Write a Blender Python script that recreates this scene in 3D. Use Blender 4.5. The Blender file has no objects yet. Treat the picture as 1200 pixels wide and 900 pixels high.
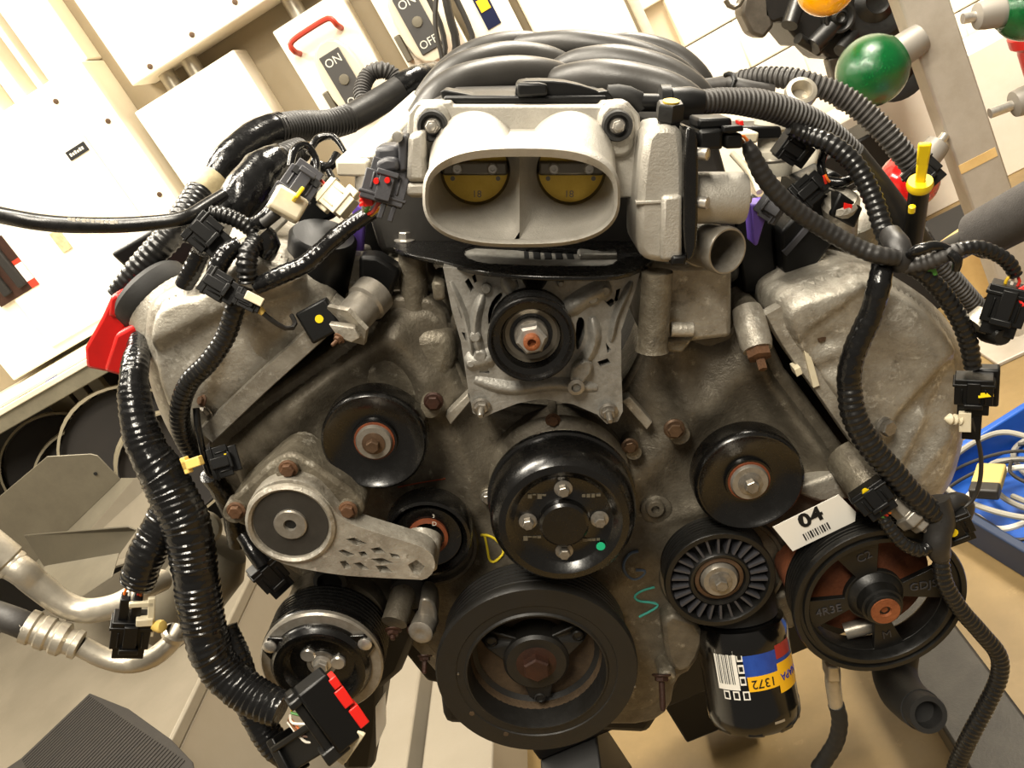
import bpy, bmesh, math, random
from mathutils import Vector, Matrix, geometry, noise
random.seed(7)
scene = bpy.context.scene
C = bpy.context.collection
# ------------------------------------------------------------------ camera, light, exposure
F = 1000.0                                   # focal length in pixels of the 1200 x 900 frame
TH = math.radians(22)                        # camera pitch against the crank axis
ROLL = math.radians(29)                      # the engine is swung this far on its stand
CAM = Vector((-.024, -.640, .547))           # camera in engine coordinates (origin: crank pulley face)
ENG_H = .87                                  # crank height above the floor
ME = Matrix.Translation((0, 0, ENG_H)) @ Matrix.Rotation(ROLL, 4, 'Y')    # engine -> world
MI = ME.inverted()
RT = Vector((1, 0, 0)); UPV = Vector((0, math.sin(TH), math.cos(TH))); FW = Vector((0, math.cos(TH), -math.sin(TH)))
cd = bpy.data.cameras.new('camera'); cam = bpy.data.objects.new('camera', cd); C.objects.link(cam)
cd.sensor_width = 36; cd.lens = 36 * F / 1200; cd.clip_start = .02; cd.clip_end = 60
rot = Matrix((RT, UPV, -FW)).transposed().to_4x4()
cam.matrix_world = ME @ Matrix.Translation(CAM) @ rot
scene.camera = cam
w = bpy.data.worlds.new('room_light'); scene.world = w; w.use_nodes = True
w.node_tree.nodes['Background'].inputs[0].default_value = (1, .88, .72, 1)
w.node_tree.nodes['Background'].inputs[1].default_value = .15
def area(name, loc, target, sx, sy, power, col=(1, .915, .77)):
    l = bpy.data.lights.new(name, 'AREA'); l.shape = 'RECTANGLE'; l.size = sx; l.size_y = sy; l.energy = power; l.color = col
    o = bpy.data.objects.new(name, l); C.objects.link(o); o.location = loc
    o.rotation_euler = (Vector(target) - Vector(loc)).to_track_quat('-Z', 'Y').to_euler()
area('ceiling_lamp_bench', (-1.3, 1.2, 2.95), (-1.3, 1.6, 0), .5, 1.6, 75)
area('ceiling_lamp_engine', (-.1, .15, 2.95), (0, .15, 0), .35, 1.3, 62)
area('ceiling_lamp_front', (.3, -1.15, 2.9), (.1, 0, .9), .4, 1.3, 60)
area('ceiling_lamp_right', (1.5, 1.6, 2.95), (1.5, 2.2, 0), .5, 1.6, 150)
vs = scene.view_settings
vs.view_transform = 'Standard'; vs.look = 'None'; vs.gamma = 1; vs.exposure = .35; vs.use_curve_mapping = False

# ------------------------------------------------------------------ pixel helpers
def ray(px, py):
    return RT * ((px - 600) / F) + UPV * ((450 - py) / F) + FW
def P(px, py, y):                            # point of the engine frame on the upright plane at depth y
    d = ray(px, py); return CAM + d * ((y - CAM.y) / d.y)
def PZ(px, py, z):                           # ... on the flat plane at height z of the engine frame
    d = ray(px, py); return CAM + d * ((z - CAM.z) / d.z)
def mp(px, py, y):                           # metres per pixel there
    d = ray(px, py); return (y - CAM.y) / d.y / F
CW = ME @ CAM
def WR(px, py): return ME.to_3x3() @ ray(px, py)
def WY(px, py, y):                           # the same for the world: plane y, floor-parallel plane z, plane x
    d = WR(px, py); return CW + d * ((y - CW.y) / d.y)
def WZ(px, py, z):
    d = WR(px, py); return CW + d * ((z - CW.z) / d.z)
def WX(px, py, x):
    d = WR(px, py); return CW + d * ((x - CW.x) / d.x)

# ------------------------------------------------------------------ mesh helpers
class MB:
    def __init__(s): s.v = []; s.f = []
    def add(s, vs, fs):
        n = len(s.v); s.v += [Vector(v) for v in vs]; s.f += [tuple(i + n for i in f) for f in fs]; return s
    def box(s, x0, x1, y0, y1, z0, z1, M=None):
        vs = [Vector((x, y, z)) for x in (x0, x1) for y in (y0, y1) for z in (z0, z1)]
        if M is not None: vs = [M @ v for v in vs]
        return s.add(vs, [(0, 1, 3, 2), (4, 6, 7, 5), (0, 4, 5, 1), (2, 3, 7, 6), (0, 2, 6, 4), (1, 5, 7, 3)])
    def hexa(s, a, b):                       # two quads joined
        return s.add(list(a) + list(b), [(3, 2, 1, 0), (4, 5, 6, 7), (0, 1, 5, 4), (1, 2, 6, 5), (2, 3, 7, 6), (3, 0, 4, 7)])
    def lathe(s, c, prof, axis=(0, -1, 0), n=40, a0=0, wob=0):
        ax = Vector(axis).normalized(); t = Vector((0, 0, 1)) if abs(ax.z) < .9 else Vector((1, 0, 0))
        u = t.cross(ax).normalized(); w_ = ax.cross(u); c = Vector(c); vs = []; idx = []; fs = []
        for (r, a) in prof:
            if r < 1e-6: idx.append([len(vs)]); vs.append(c + ax * a)
            else:
                idx.append(list(range(len(vs), len(vs) + n)))
                for k in range(n):
                    p = 2 * math.pi * k / n + a0; vs.append(c + ax * a + (u * math.cos(p) + w_ * math.sin(p)) * r)
        for A, B in zip(idx, idx[1:]):
            for k in range(n):
                k2 = (k + 1) % n
                if len(A) == 1 and len(B) == 1: break
                if len(A) == 1: fs.append((A[0], B[k2], B[k]))
                elif len(B) == 1: fs.append((A[k], A[k2], B[0]))
                else: fs.append((A[k], A[k2], B[k2], B[k]))
        return s.add(vs, fs)
    def ring(s, polys, cap0=True, cap1=True):          # loft between polygons with equal vertex counts
        n = len(polys[0]); vs = [Vector(p) for po in polys for p in po]; fs = []
        for i in range(len(polys) - 1):
            for k in range(n):
                k2 = (k + 1) % n; fs.append((i * n + k, i * n + k2, (i + 1) * n + k2, (i + 1) * n + k))
        if cap0: fs.append(tuple(reversed(range(n))))
        if cap1: fs.append(tuple(range((len(polys) - 1) * n, len(polys) * n)))
        return s.add(vs, fs)
    def slab(s, outer, holes, off):                    # 3-D polygon with holes pushed along a vector
        loops = [[Vector(p) for p in outer]] + [[Vector(p) for p in h] for h in holes]; off = Vector(off)
        flat = [p for l in loops for p in l]; n = len(flat)
        tr = geometry.tessellate_polygon(loops)
        fs = [tuple(t) for t in tr] + [tuple(n + i for i in reversed(t)) for t in tr]; k = 0
        for l in loops:
            m = len(l)
            for i in range(m): fs.append((k + i, k + (i + 1) % m, n + k + (i + 1) % m, n + k + i))
            k += m
        return s.add(flat + [p + off for p in flat], fs)
    def prism(s, px, y0, y1, holes=()):                # outline seen at depth y0, pushed back to y1
        return s.slab([P(a, b, y0) for a, b in px], [[P(a, b, y0) for a, b in h] for h in holes], (0, y1 - y0, 0))
    def build(s, name, mat, parent=None, bevel=0, seg=2, angle=38, label=None, sub=0, kind=None):
        me = bpy.data.meshes.new(name); me.from_pydata([tuple(v) for v in s.v], [], s.f); me.validate()
        b = bmesh.new(); b.from_mesh(me); bmesh.ops.recalc_face_normals(b, faces=b.faces)
        if bevel: bmesh.ops.dissolve_limit(b, angle_limit=math.radians(1), verts=b.verts, edges=b.edges)
        b.to_mesh(me); b.free()
        for p in me.polygons: p.use_smooth = True
        me.set_sharp_from_angle(angle=math.radians(angle))
        o = bpy.data.objects.new(name, me); C.objects.link(o)
        if mat is not None: me.materials.append(mat)
        if parent is not None: o.parent = parent
        if bevel:
            m = o.modifiers.new('edge', 'BEVEL'); m.width = bevel; m.segments = seg; m.limit_method = 'ANGLE'; m.angle_limit = math.radians(32)
            m.harden_normals = False
        if sub:
            m = o.modifiers.new('round', 'SUBSURF'); m.levels = sub; m.render_levels = sub
        if label: o['label'] = label
        if kind: o['kind'] = kind
        return o
def tag(o, label, cat, group=None, kind=None):
    if kind: o['kind'] = kind
    if label: o['label'] = label
    if cat: o['category'] = cat
    if group: o['group'] = group
    return o
def thing(name, label, cat, group=None, frame='E', loc=None):
    o = bpy.data.objects.new(name, None); C.objects.link(o); o.empty_display_size = .05
    if frame == 'E': o.matrix_world = ME.copy()
    elif loc is not None: o.location = loc
    return tag(o, label, cat, group)
def eng(o):                                            # put a one-mesh thing of the engine frame in its place
    o.matrix_world = ME.copy(); return o
def struct(o): o['kind'] = 'structure'; return o
def chaikin(p, n=2, closed=True):
    for _ in range(n):
        q = []; m = len(p)
        for i in range(m if closed else m - 1):
            a = p[i]; b = p[(i + 1) % m]
            q.append(tuple(x * .75 + y * .25 for x, y in zip(a, b))); q.append(tuple(x * .25 + y * .75 for x, y in zip(a, b)))
        p = q if closed else [p[0]] + q + [p[-1]]
    return p
def ell(cx, cy, rx, ry=None, n=32, a0=0):
    ry = rx if ry is None else ry
    return [(cx + rx * math.cos(a0 + 2 * math.pi * k / n), cy - ry * math.sin(a0 + 2 * math.pi * k / n)) for k in range(n)]
def circ(c, r, n=32, a0=0):                            # circle in an upright plane of the engine frame
    return [Vector((c[0] + r * math.cos(a0 + 2 * math.pi * k / n), c[1], c[2] + r * math.sin(a0 + 2 * math.pi * k / n))) for k in range(n)]
def catmull(pts, step):
    out = []; m = len(pts)
    for i in range(m - 1):
        p0 = pts[max(i - 1, 0)]; p1 = pts[i]; p2 = pts[i + 1]; p3 = pts[min(i + 2, m - 1)]
        L = (p2[0] - p1[0]).length; k = max(2, int(L / step * 1.05) + 1)
        for j in range(k):
            t = j / k; t2 = t * t; t3 = t2 * t
            def cr(a, b, c_, d): return ((b * 2) + (c_ - a) * t + (a * 2 - b * 5 + c_ * 4 - d) * t2 + (b * 3 - a - c_ * 3 + d) * t3) * .5
            out.append((cr(p0[0], p1[0], p2[0], p3[0]), p1[1] + (p2[1] - p1[1]) * (3 * t2 - 2 * t3)))
    out.append(pts[-1]); return out
def tube3(mb, pts, style='smooth', pitch=.0032, n=14, amp=None, caps=True, step=None):
    """pts: [(Vector, radius)]; corrugated, taped or smooth hose with real rings"""
    fine = catmull(pts, .0015 if style != 'smooth' else (step or .006))
    # resample by length
    st = pitch / 4 if style in ('loom', 'wrap') else (step or (.004 if style == 'tape' else .007))
    cum = [0]
    for a, b in zip(fine, fine[1:]): cum.append(cum[-1] + (b[0] - a[0]).length)
    tot = cum[-1]; N = max(3, int(tot / st)); ring = []; j = 0
    for i in range(N + 1):
        s = tot * i / N
        while j < len(cum) - 2 and cum[j + 1] < s: j += 1
        t = (s - cum[j]) / max(1e-9, cum[j + 1] - cum[j]); t = min(max(t, 0), 1)
        ring.append((fine[j][0].lerp(fine[j + 1][0], t), fine[j][1] * (1 - t) + fine[j + 1][1] * t))
    tan = [(ring[min(i + 1, N)][0] - ring[max(i - 1, 0)][0]).normalized() for i in range(N + 1)]
    u = tan[0].cross(Vector((.31, .2, .93))); u.normalize(); polys = []; rs = random.random() * 50
    for i in range(N + 1):
        u = (u - tan[i] * u.dot(tan[i])).normalized(); v = tan[i].cross(u); c, r = ring[i]
        tilt = 0
        if style == 'loom': r *= (1, 1, .86, .86)[i % 4] if amp is None else (1, 1, 1 - amp, 1 - amp)[i % 4]
        elif style == 'wrap':
            q = noise.noise(Vector((i * .11 + rs, 0, 0))); k = (1, .992, .962, .95)[i % 4]
            r *= (k if q > -.1 else (k + .96 * 2) / 3) + .035 * q; tilt = .35 * noise.noise(Vector((i * .05 + rs, 5, 0)))
        elif style == 'tape':
            r *= 1 + .05 * noise.noise(Vector((i * .5 + rs, 0, 0)))
        poly = []
        for k in range(n):
            a = 2 * math.pi * k / n; rr = r
            if style == 'tape': rr *= 1 + .06 * noise.noise(Vector((math.cos(a) * 2 + rs, math.sin(a) * 2, i * .35)))
            elif style == 'wrap': rr *= 1 + .035 * noise.noise(Vector((math.cos(a) * 2.2 + rs, math.sin(a) * 2.2, i * .12)))
            poly.append(c + (u * math.cos(a) + v * math.sin(a)) * rr + tan[i] * (tilt * r * math.sin(a + rs)))
        polys.append(poly)
    return mb.ring(polys, caps, caps)
def hose(pts, style='smooth', **k):                    # pts: (px, py, depth, radius in px) in the engine frame
    q = [(P(a, b, y), r * mp(a, b, y)) for a, b, y, r in pts]
    return tube3(MB(), q, style, **k)
def wire(mb, pts, r, n=8, step=.004):
    return tube3(mb, [(p, r) for p in pts], 'smooth', n=n, step=step)
class FR:                                              # a local frame: a along p0->p1, c towards the viewer, b across
    def __init__(s, p0, p1, hint=None):
        s.o = Vector(p0); d = Vector(p1) - s.o; s.L = d.length; s.a = d.normalized()
        h = Vector(hint) if hint is not None else (CAM - s.o)
        s.c = (h - s.a * h.dot(s.a)).normalized(); s.b = s.c.cross(s.a)
    def at(s, a, b, c): return s.o + s.a * a + s.b * b + s.c * c
    def box(s, mb, a0, a1, b0, b1, c0, c1):
        vs = [s.at(a, b, c) for a in (a0, a1) for b in (b0, b1) for c in (c0, c1)]
        return mb.add(vs, [(0, 1, 3, 2), (4, 6, 7, 5), (0, 4, 5, 1), (2, 3, 7, 6), (0, 2, 6, 4), (1, 5, 7, 3)])
    def taper(s, mb, a0, a1, b0, c0, b1, c1, off=0):   # half-widths at both ends
        q = lambda a, b, c: [s.at(a, -b, -c + off), s.at(a, b, -c + off), s.at(a, b, c + off), s.at(a, -b, c + off)]
        return mb.hexa(q(a0, b0, c0), q(a1, b1, c1))
def fpx(x0, y0, d0, x1, y1, d1, hint=None): return FR(P(x0, y0, d0), P(x1, y1, d1), hint)
def text(name, s, M, size, mat, parent, ex=.0002, bend=None, sx=1, bold=0):
    cu = bpy.data.curves.new('lettering', 'FONT'); cu.body = s; cu.size = size; cu.extrude = ex; cu.align_x = 'CENTER'; cu.align_y = 'CENTER'
    cu.offset = bold; cu.resolution_u = 3
    t = bpy.data.objects.new('lettering', cu); C.objects.link(t)
    dg = bpy.context.evaluated_depsgraph_get(); me = bpy.data.meshes.new_from_object(t.evaluated_get(dg))
    bpy.data.objects.remove(t)
    for v in me.vertices:
        p = Vector((v.co.x * sx, v.co.y, v.co.z)); v.co = bend(p) if bend else M @ p
    me.name = name; me.materials.clear(); me.materials.append(mat)
    o = bpy.data.objects.new(name, me); C.objects.link(o); o.parent = parent; return o
def mat3(o, x, y):                                     # matrix with given origin, x and y directions
    x = Vector(x).normalized(); z = x.cross(Vector(y)).normalized(); y = z.cross(x)
    return Matrix.Translation(o) @ Matrix((x, y, z)).transposed().to_4x4()
def hexprof(mb, c, r, a0, a1, axis=(0, -1, 0), ang=.2):
    mb.lathe(c, [(0, a0), (r, a0), (r, a1 - r * .12), (r * .86, a1), (0, a1)], axis, 6, ang)
def bolt_mb(c, r, axis=(0, -1, 0), h=None, stud=0, sr=.4, washer=1.25):
    m = MB(); h = h or r * .9
    m.lathe(c, [(0, 0), (r * washer, 0), (r * washer, r * .16), (r * 1.02, r * .3), (0, r * .3)], axis, 20)
    hexprof(m, c, r * .92, r * .28, h, axis, random.random())
    if stud: m.lathe(c, [(r * sr, h * .8), (r * sr, h + stud * .85), (r * sr * .7, h + stud), (0, h + stud)], axis, 12)
    return m
def bolt(px, py, y, rpx, mat, parent, axis=(0, -1, 0), name='bolt', **k):
    r = rpx * mp(px, py, y); return bolt_mb(P(px, py, y), r, axis, **k).build(name, mat, parent, angle=30)
def grooves(r, a0, a1, n, d):                          # poly-V belt grooves between two axial positions
    out = []
    for i in range(n):
        s = (a1 - a0) / n; a = a0 + s * i
        out += [(r, a), (r, a + s * .3), (r - d, a + s * .5), (r - d, a + s * .7), (r, a + s * .98)]
    return out
# ------------------------------------------------------------------ materials
def lin(h):
    h = h.lstrip('#'); f = lambda v: v / 12.92 if v <= .04045 else ((v + .055) / 1.055) ** 2.4
    return tuple(f(int(h[i:i + 2], 16) / 255) for i in (0, 2, 4)) + (1,)
MATS = {}
def mat(name, col, rough=.5, metal=0, col2=None, scale=30, contrast=.5, bump=0, bscale=200, rvar=0, coat=0, spots=None, spec=.5, emit=None, es=0, trans=0, detail=5):
    m = bpy.data.materials.new(name); m.use_nodes = True; nt = m.node_tree; b = nt.nodes['Principled BSDF']; N = nt.nodes; L = nt.links
    b.inputs['Base Color'].default_value = lin(col); b.inputs['Roughness'].default_value = rough; b.inputs['Metallic'].default_value = metal
    b.inputs['Coat Weight'].default_value = coat; b.inputs['Coat Roughness'].default_value = .15; b.inputs['Specular IOR Level'].default_value = spec
    if emit: b.inputs['Emission Color'].default_value = lin(emit); b.inputs['Emission Strength'].default_value = es
    if trans: b.inputs['Transmission Weight'].default_value = trans
    tc = N.new('ShaderNodeTexCoord'); out = None
    def tex(sc, de=detail):
        t = N.new('ShaderNodeTexNoise'); t.inputs['Scale'].default_value = sc; t.inputs['Detail'].default_value = de; t.inputs['Roughness'].default_value = .72
        L.new(tc.outputs['Object'], t.inputs['Vector']); return t
    if col2:
        t = tex(scale); r = N.new('ShaderNodeValToRGB'); e = r.color_ramp.elements
        e[0].position = .5 - contrast * .35; e[1].position = .5 + contrast * .35; e[0].color = lin(col2); e[1].color = lin(col)
        L.new(t.outputs['Fac'], r.inputs['Fac']); out = r.outputs['Color']
        for sp in (spots if isinstance(spots, list) else [spots] if spots else []):
            t2 = tex(sp[1]); r2 = N.new('ShaderNodeValToRGB'); e = r2.color_ramp.elements; e[0].position = sp[2]; e[1].position = sp[2] + .15
            e[0].color = (0, 0, 0, 1); e[1].color = (1, 1, 1, 1); L.new(t2.outputs['Fac'], r2.inputs['Fac'])
            mx = N.new('ShaderNodeMix'); mx.data_type = 'RGBA'; L.new(r2.outputs['Color'], mx.inputs[0]); L.new(out, mx.inputs[6]); mx.inputs[7].default_value = lin(sp[0]); out = mx.outputs[2]
        L.new(out, b.inputs['Base Color'])
    if rvar:
        t = tex(scale * 2.3); mr = N.new('ShaderNodeMapRange'); mr.inputs[1].default_value = .3; mr.inputs[2].default_value = .7
        mr.inputs[3].default_value = max(.03, rough - rvar); mr.inputs[4].default_value = min(1, rough + rvar); L.new(t.outputs['Fac'], mr.inputs[0]); L.new(mr.outputs[0], b.inputs['Roughness'])
    if bump:
        t = tex(bscale, 3); bp = N.new('ShaderNodeBump'); bp.inputs['Strength'].default_value = bump; bp.inputs['Distance'].default_value = .002
        L.new(t.outputs['Fac'], bp.inputs['Height']); L.new(bp.outputs['Normal'], b.inputs['Normal'])
    MATS[name] = m; return m
M = MATS
mat('cast_dirty', '#8a8373', .44, .4, '#463e32', 44, .8, .5, 240, .12, spots=[('#c4beb0', 61, .58), ('#2e2820', 27, .62)])
mat('cast_light', '#bcb7ab', .42, .4, '#787063', 36, .8, .45, 300, .12, spots=[('#d8d4ca', 75, .57), ('#574f42', 24, .60), ('#453d32', 110, .66)])
mat('cast_dull', '#7d7668', .46, .35, '#4a4338', 48, .85, .4, 300, .1, spots=[('#a49d8d', 70, .60), ('#342d24', 20, .60), ('#2f2920', 120, .66)])
mat('alternator_metal', '#a8a6a0', .45, .4, '#6c6860', 60, .8, .35, 350, .1)
mat('throttle_metal', '#b5b1a8', .46, .5, '#a19c92', 60, .8, .35, 700, .06)
mat('block_dark', '#2e2a24', .7, .3, '#15120f', 18, .8, .4, 120)
mat('black_gloss', '#080808', .26, 0, '#0d0c0b', 40, .8, .05, 200, .08, coat=.3)
mat('black_satin', '#0d0d0c', .4, 0, '#151412', 40, .8, .1, 300, .1)
mat('damper_black', '#151412', .5, 0, '#1b1916', 25, .7, .1, 300, .08)
mat('plastic_black', '#070707', .42, 0, None, bump=.08, bscale=700, spec=.35)
mat('plastic_grey', '#3c3c40', .45, 0, None, bump=.1, bscale=600)
mat('manifold_plastic', '#3a3835', .4, 0, '#302e2b', 15, .7, .08, 500, .08)
mat('loom_black', '#111111', .3, 0, '#1a1918', 50, .7, .05, 300, .1)
mat('loom_dull', '#1d1c1b', .45, 0, '#2a2826', 50, .7, .1, 300, .1)
mat('loom_grey', '#3b3835', .55, 0, '#2b2927', 60, .7, .1, 300)
mat('tape_black', '#0c0c0d', .2, 0, '#161616', 60, .7, .35, 110, .1)
mat('tape_beige', '#cdbf98', .6, 0, '#8d7d5c', 40, .8)
mat('rubber', '#141414', .65, 0, '#1e1d1b', 30, .7, .1, 300)
mat('rust_pump', '#7d4527', .75, .1, '#4a2715', 40, .8, .4, 250)
mat('disc_grey', '#403d38', .55, .3, '#2e2b27', 40, .8)
mat('rust', '#6b4a30', .7, .2, '#46301f', 60, .8, .4, 350)
mat('rust_dark', '#44291d', .55, .4, '#2c1d17', 70, .8, .3, 350)
mat('rust_bright', '#94562f', .7, .1, '#6d3718', 60, .8, .4, 350)
mat('rusty_dish', '#63503a', .7, .25, '#2f261d', 30, .9, .3, 200)
mat('bolt_steel', '#a5a098', .35, .7, '#6c665c', 120, .8, .1, 300)
mat('bolt_clean', '#d2cec6', .3, .75, '#a8a299', 120, .8)
mat('bolt_brown', '#6e5844', .45, .55, '#4a382a', 120, .8, .1, 300)
mat('bearing_steel', '#a6a198', .38, .6, '#7f786c', 90, .8, .1, 300)
mat('seal_orange', '#80401f', .6, 0, '#542712', 80, .8)
mat('brass', '#d8b64c', .36, .45, '#c09c34', 60, .8, .1, 300)
mat('shaft_steel', '#736d62', .35, .8)
mat('pipe_alu', '#c9c2b3', .38, .7, '#aaa292', 40, .8, .12, 300, .08)
mat('white_plastic', '#dcd3bb', .5, 0, '#cbbf9f', 50, .7)
mat('cream_paint', '#d8d2c2', .42, .1, '#c9c2b0', 40, .7, .05, 300)
mat('red_plastic', '#c3140f', .4, 0, '#a50f0c', 20, .7, .05, 300)
mat('red_clip', '#d82018', .4)
mat('purple_plastic', '#6a4fb0', .45)
mat('yellow_plastic', '#f0cf10', .45)
mat('yellow_soft', '#dcbc66', .5)
mat('green_mark', '#18b884', .4)
mat('chalk_yellow', '#e8cf2e', .8); mat('chalk_teal', '#4fb6a6', .8); mat('chalk_blue', '#5f6f86', .85); mat('chalk_red', '#a14a2c', .85)
mat('label_white', '#ece8de', .5); mat('ink', '#0b0b0b', .6)
mat('label_blue', '#2a4fa8', .3, 0, '#1a2f78', 25, .6); mat('label_navy', '#0d1638', .3); mat('label_yellow', '#f2b81c', .35); mat('label_letter', '#1d2f9a', .4); mat('label_red', '#a02c28', .35)
mat('filter_black', '#090909', .17, 0, None, coat=.6)
mat('silver_scrape', '#b8b2a6', .4, .7)
mat('wire_red', '#c22a1c', .4); mat('wire_yellow', '#d9b420', .4); mat('wire_white', '#d8d2c4', .45); mat('wire_orange', '#d06a20', .4); mat('wire_green', '#4a8a3a', .4); mat('wire_brown', '#6a4326', .4); mat('wire_blue', '#2b4fb0', .4)
mat('print_white', '#cfcabd', .6)
# ------------------------------------------------------------------ the room
mat('wall_tan', '#9c907a', .7, 0, '#95866a', 3, .7, .1, 200)
mat('panel_cream', '#efe8d8', .5, 0, '#e6dcc7', 2.5, .7, .03, 300)
mat('block_paint', '#f3ede0', .6, 0, '#eae0ce', 4, .7, .25, 120)
mat('mortar', '#c9baa0', .8)
mat('floor_concrete', '#8d764e', .4, 0, '#6f5c3c', 3.5, .8, .08, 60, .1, spots=('#9c855d', 9, .62))
mat('bench_top', '#efe7d3', .5, 0, '#ddd2b9', 6, .7)
mat('bench_edge', '#8e8875', .5, .3, '#6d6757', 12, .7)
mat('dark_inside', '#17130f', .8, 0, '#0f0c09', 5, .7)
mat('cart_grey', '#797163', .42, .15, '#6b6456', 6, .7, .05, 300, spots=('#5d5546', 28, .7))
mat('sheet_grey', '#736d5e', .45, .35, '#625c4f', 8, .7, .04, 300)
mat('sheet_dark', '#4a4436', .5, .3, '#3c372c', 8, .7)
mat('beam_grey', '#8d8577', .4, .2, '#877f70', 7, .7, .05, 200)
mat('beam_dark', '#3a3731', .5, .4, '#24211d', 18, .8, .2, 200, spots=('#8b857a', 40, .68))
mat('beam_black', '#0f0e0d', .5)
mat('mat_ribbed', '#211c16', .8, 0, '#17130f', 20, .7, .2, 200)
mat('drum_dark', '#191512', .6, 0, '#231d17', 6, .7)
mat('drum_rim', '#8f8670', .45, .4)
mat('switch_body', '#c7bda8', .5); mat('switch_face', '#3c3a38', .5); mat('switch_red', '#a8321f', .5)
mat('post_alu', '#b9b1a6', .5, .3, '#a19889', 9, .8, .1, 150)
mat('wood_pale', '#d9b97c', .6, 0, '#c6a266', 12, .7)
mat('foam_grey', '#3d3a38', .8, 0, '#2e2b29', 80, .7, .5, 500)
mat('lamp_green', '#05602c', .14, 0, '#034a21', 160, .6, .35, 420, coat=.3, trans=.25); mat('lamp_amber', '#f0a800', .12, 0, None, coat=.4, trans=.25); mat('lamp_red', '#c01818', .12, 0, None, coat=.4, trans=.25)
mat('conduit_grey', '#8d8880', .5, .3)
mat('tray_blue', '#1d58b4', .45, 0, '#174795', 10, .7); mat('tray_edge', '#1a2a44', .5)
mat('cable_grey', '#8d897e', .5); mat('cable_white', '#c9c3b4', .5); mat('cable_dark', '#26231f', .5)
mat('box_tan', '#b59f5c', .6); mat('extinguisher_red', '#b3201a', .35)
mat('engine2_dark', '#1c1916', .5, .3, '#0e0c0b', 20, .8, .3, 150); mat('engine2_grey', '#5a544b', .5, .4, '#3e3932', 20, .8, .3, 150)

def wbox(name, m, x0, x1, y0, y1, z0, z1, parent=None, bevel=.004, label=None):
    return MB().box(x0, x1, y0, y1, z0, z1).build(name, m, parent, bevel, label=label)
struct(wbox('floor', M['floor_concrete'], -3.4, 3.2, -2.0, 3.3, -.1, 0, bevel=0))
struct(wbox('wall_back', M['wall_tan'], -3.4, .62, 2.2, 2.32, 0, 3.2, bevel=0))
struct(wbox('wall_left', M['panel_cream'], -3.5, -3.4, -2.0, 2.32, 0, 3.2, bevel=0))
struct(wbox('wall_side', M['block_paint'], .5, .62, 2.32, 3.05, 0, 3.2, bevel=0))
# painted concrete block wall further right, its courses laid block by block
wr = struct(wbox('wall_right', M['mortar'], .62, 3.2, 3.05, 3.2, 0, 3.2, bevel=0))
bl = MB().box(-.2, .2, 0, .06, -.0975, .0975).build('block', M['block_paint'], wr, .006)
first = True
for r in range(11):
    for c in range(7):
        x = .62 + .205 + c * .4 + (.2 if r % 2 else 0); z = .1 + r * .2
        if x + .2 > 3.2: continue
        if first: b = bl; first = False
        else:
            b = bl.copy(); C.objects.link(b)
        b.parent = wr; b.location = (x + .005, 3.0, z)
# --- switchboard on the back wall
y0 = 2.2
def enclosure(name, label, x0, x1, z0, z1, d, screws=()):
    t = thing(name, label, 'panel', frame='W', loc=((x0 + x1) / 2, y0 - .001, z0))
    o = -t.location
    m = MB().box(x0 + o.x, x1 + o.x, -d, 0, 0, z1 - z0); m.build('case', M['panel_cream'], t, .005)
    for sx, sz in screws:
        MB().lathe((sx + o.x, -d, sz - z0), [(0, .004), (.008, .003), (.008, 0)], n=10).build('screw', M['bolt_brown'], t)
    return t, o
A, oA = enclosure('electrical_cabinet', 'large cream electrical cabinet with a nameplate on its door above the counter', -1.75, -.895, 1.24, 1.925, .16,
                  [(-1.03, 1.87), (-.93, 1.75), (-.93, 1.50)])
dx0, dx1, dz0, dz1 = -1.55, -1.02, 1.27, 1.76
MB().box(dx0 + oA.x, dx1 + oA.x, -.172, -.16, dz0 - 1.24, dz1 - 1.24).build('door', M['panel_cream'], A, .004)
p = WY(91, 177, y0 - .172)
npl = MB().box(p.x - .035 + oA.x, p.x + .035 + oA.x, -.176, -.172, p.z - .014 - 1.24, p.z + .014 - 1.24).build('nameplate', M['ink'], A, .001, label='small dark nameplate')
for k in range(6): MB().box(p.x + oA.x - .026 + k * .0088, p.x + oA.x - .020 + k * .0088, -.1766, -.176, p.z - .005 - 1.24, p.z + (.005, .003, .005, .002, .005, .004)[k] - 1.24).build('worn_print', M['print_white'], npl)
# little recess with breaker levers low on the cabinet, beside it a beige toggle plate
p0 = WY(50, 333, y0 - .16); p1 = WY(8, 272, y0 - .16); zz0 = WY(30, 343, y0 - .16).z - 1.24; zz1 = p1.z - 1.24
MB().box(p0.x - .16 + oA.x, p0.x + oA.x, -.1745, -.172, zz0, zz1).build('breaker_window', M['rust_dark'], A, 0)
for k in range(2): MB().box(p0.x - .06 - k * .06 + oA.x, p0.x - .03 - k * .06 + oA.x, -.19, -.1745, zz0 + .02, zz1 + .01).build('breaker_lever', M['dark_inside'], A, .004)
for k, (h0, h1, mm_) in enumerate(((0, .025, 'switch_red'), (.025, .085, 'label_white'), (.085, .10, 'switch_red'))): MB().box(p0.x - .028 + oA.x, p0.x + oA.x, -.1755, -.1745, zz0 + h0, zz0 + h1).build('warning_label', M[mm_], A, 0)
p = WY(72, 282, y0 - .172); MB().box(p.x - .018 + oA.x, p.x + .018 + oA.x, -.178, -.172, p.z - .035 - 1.24, p.z + .035 - 1.24).build('toggle_plate', M['tape_beige'], A, .002)
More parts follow.
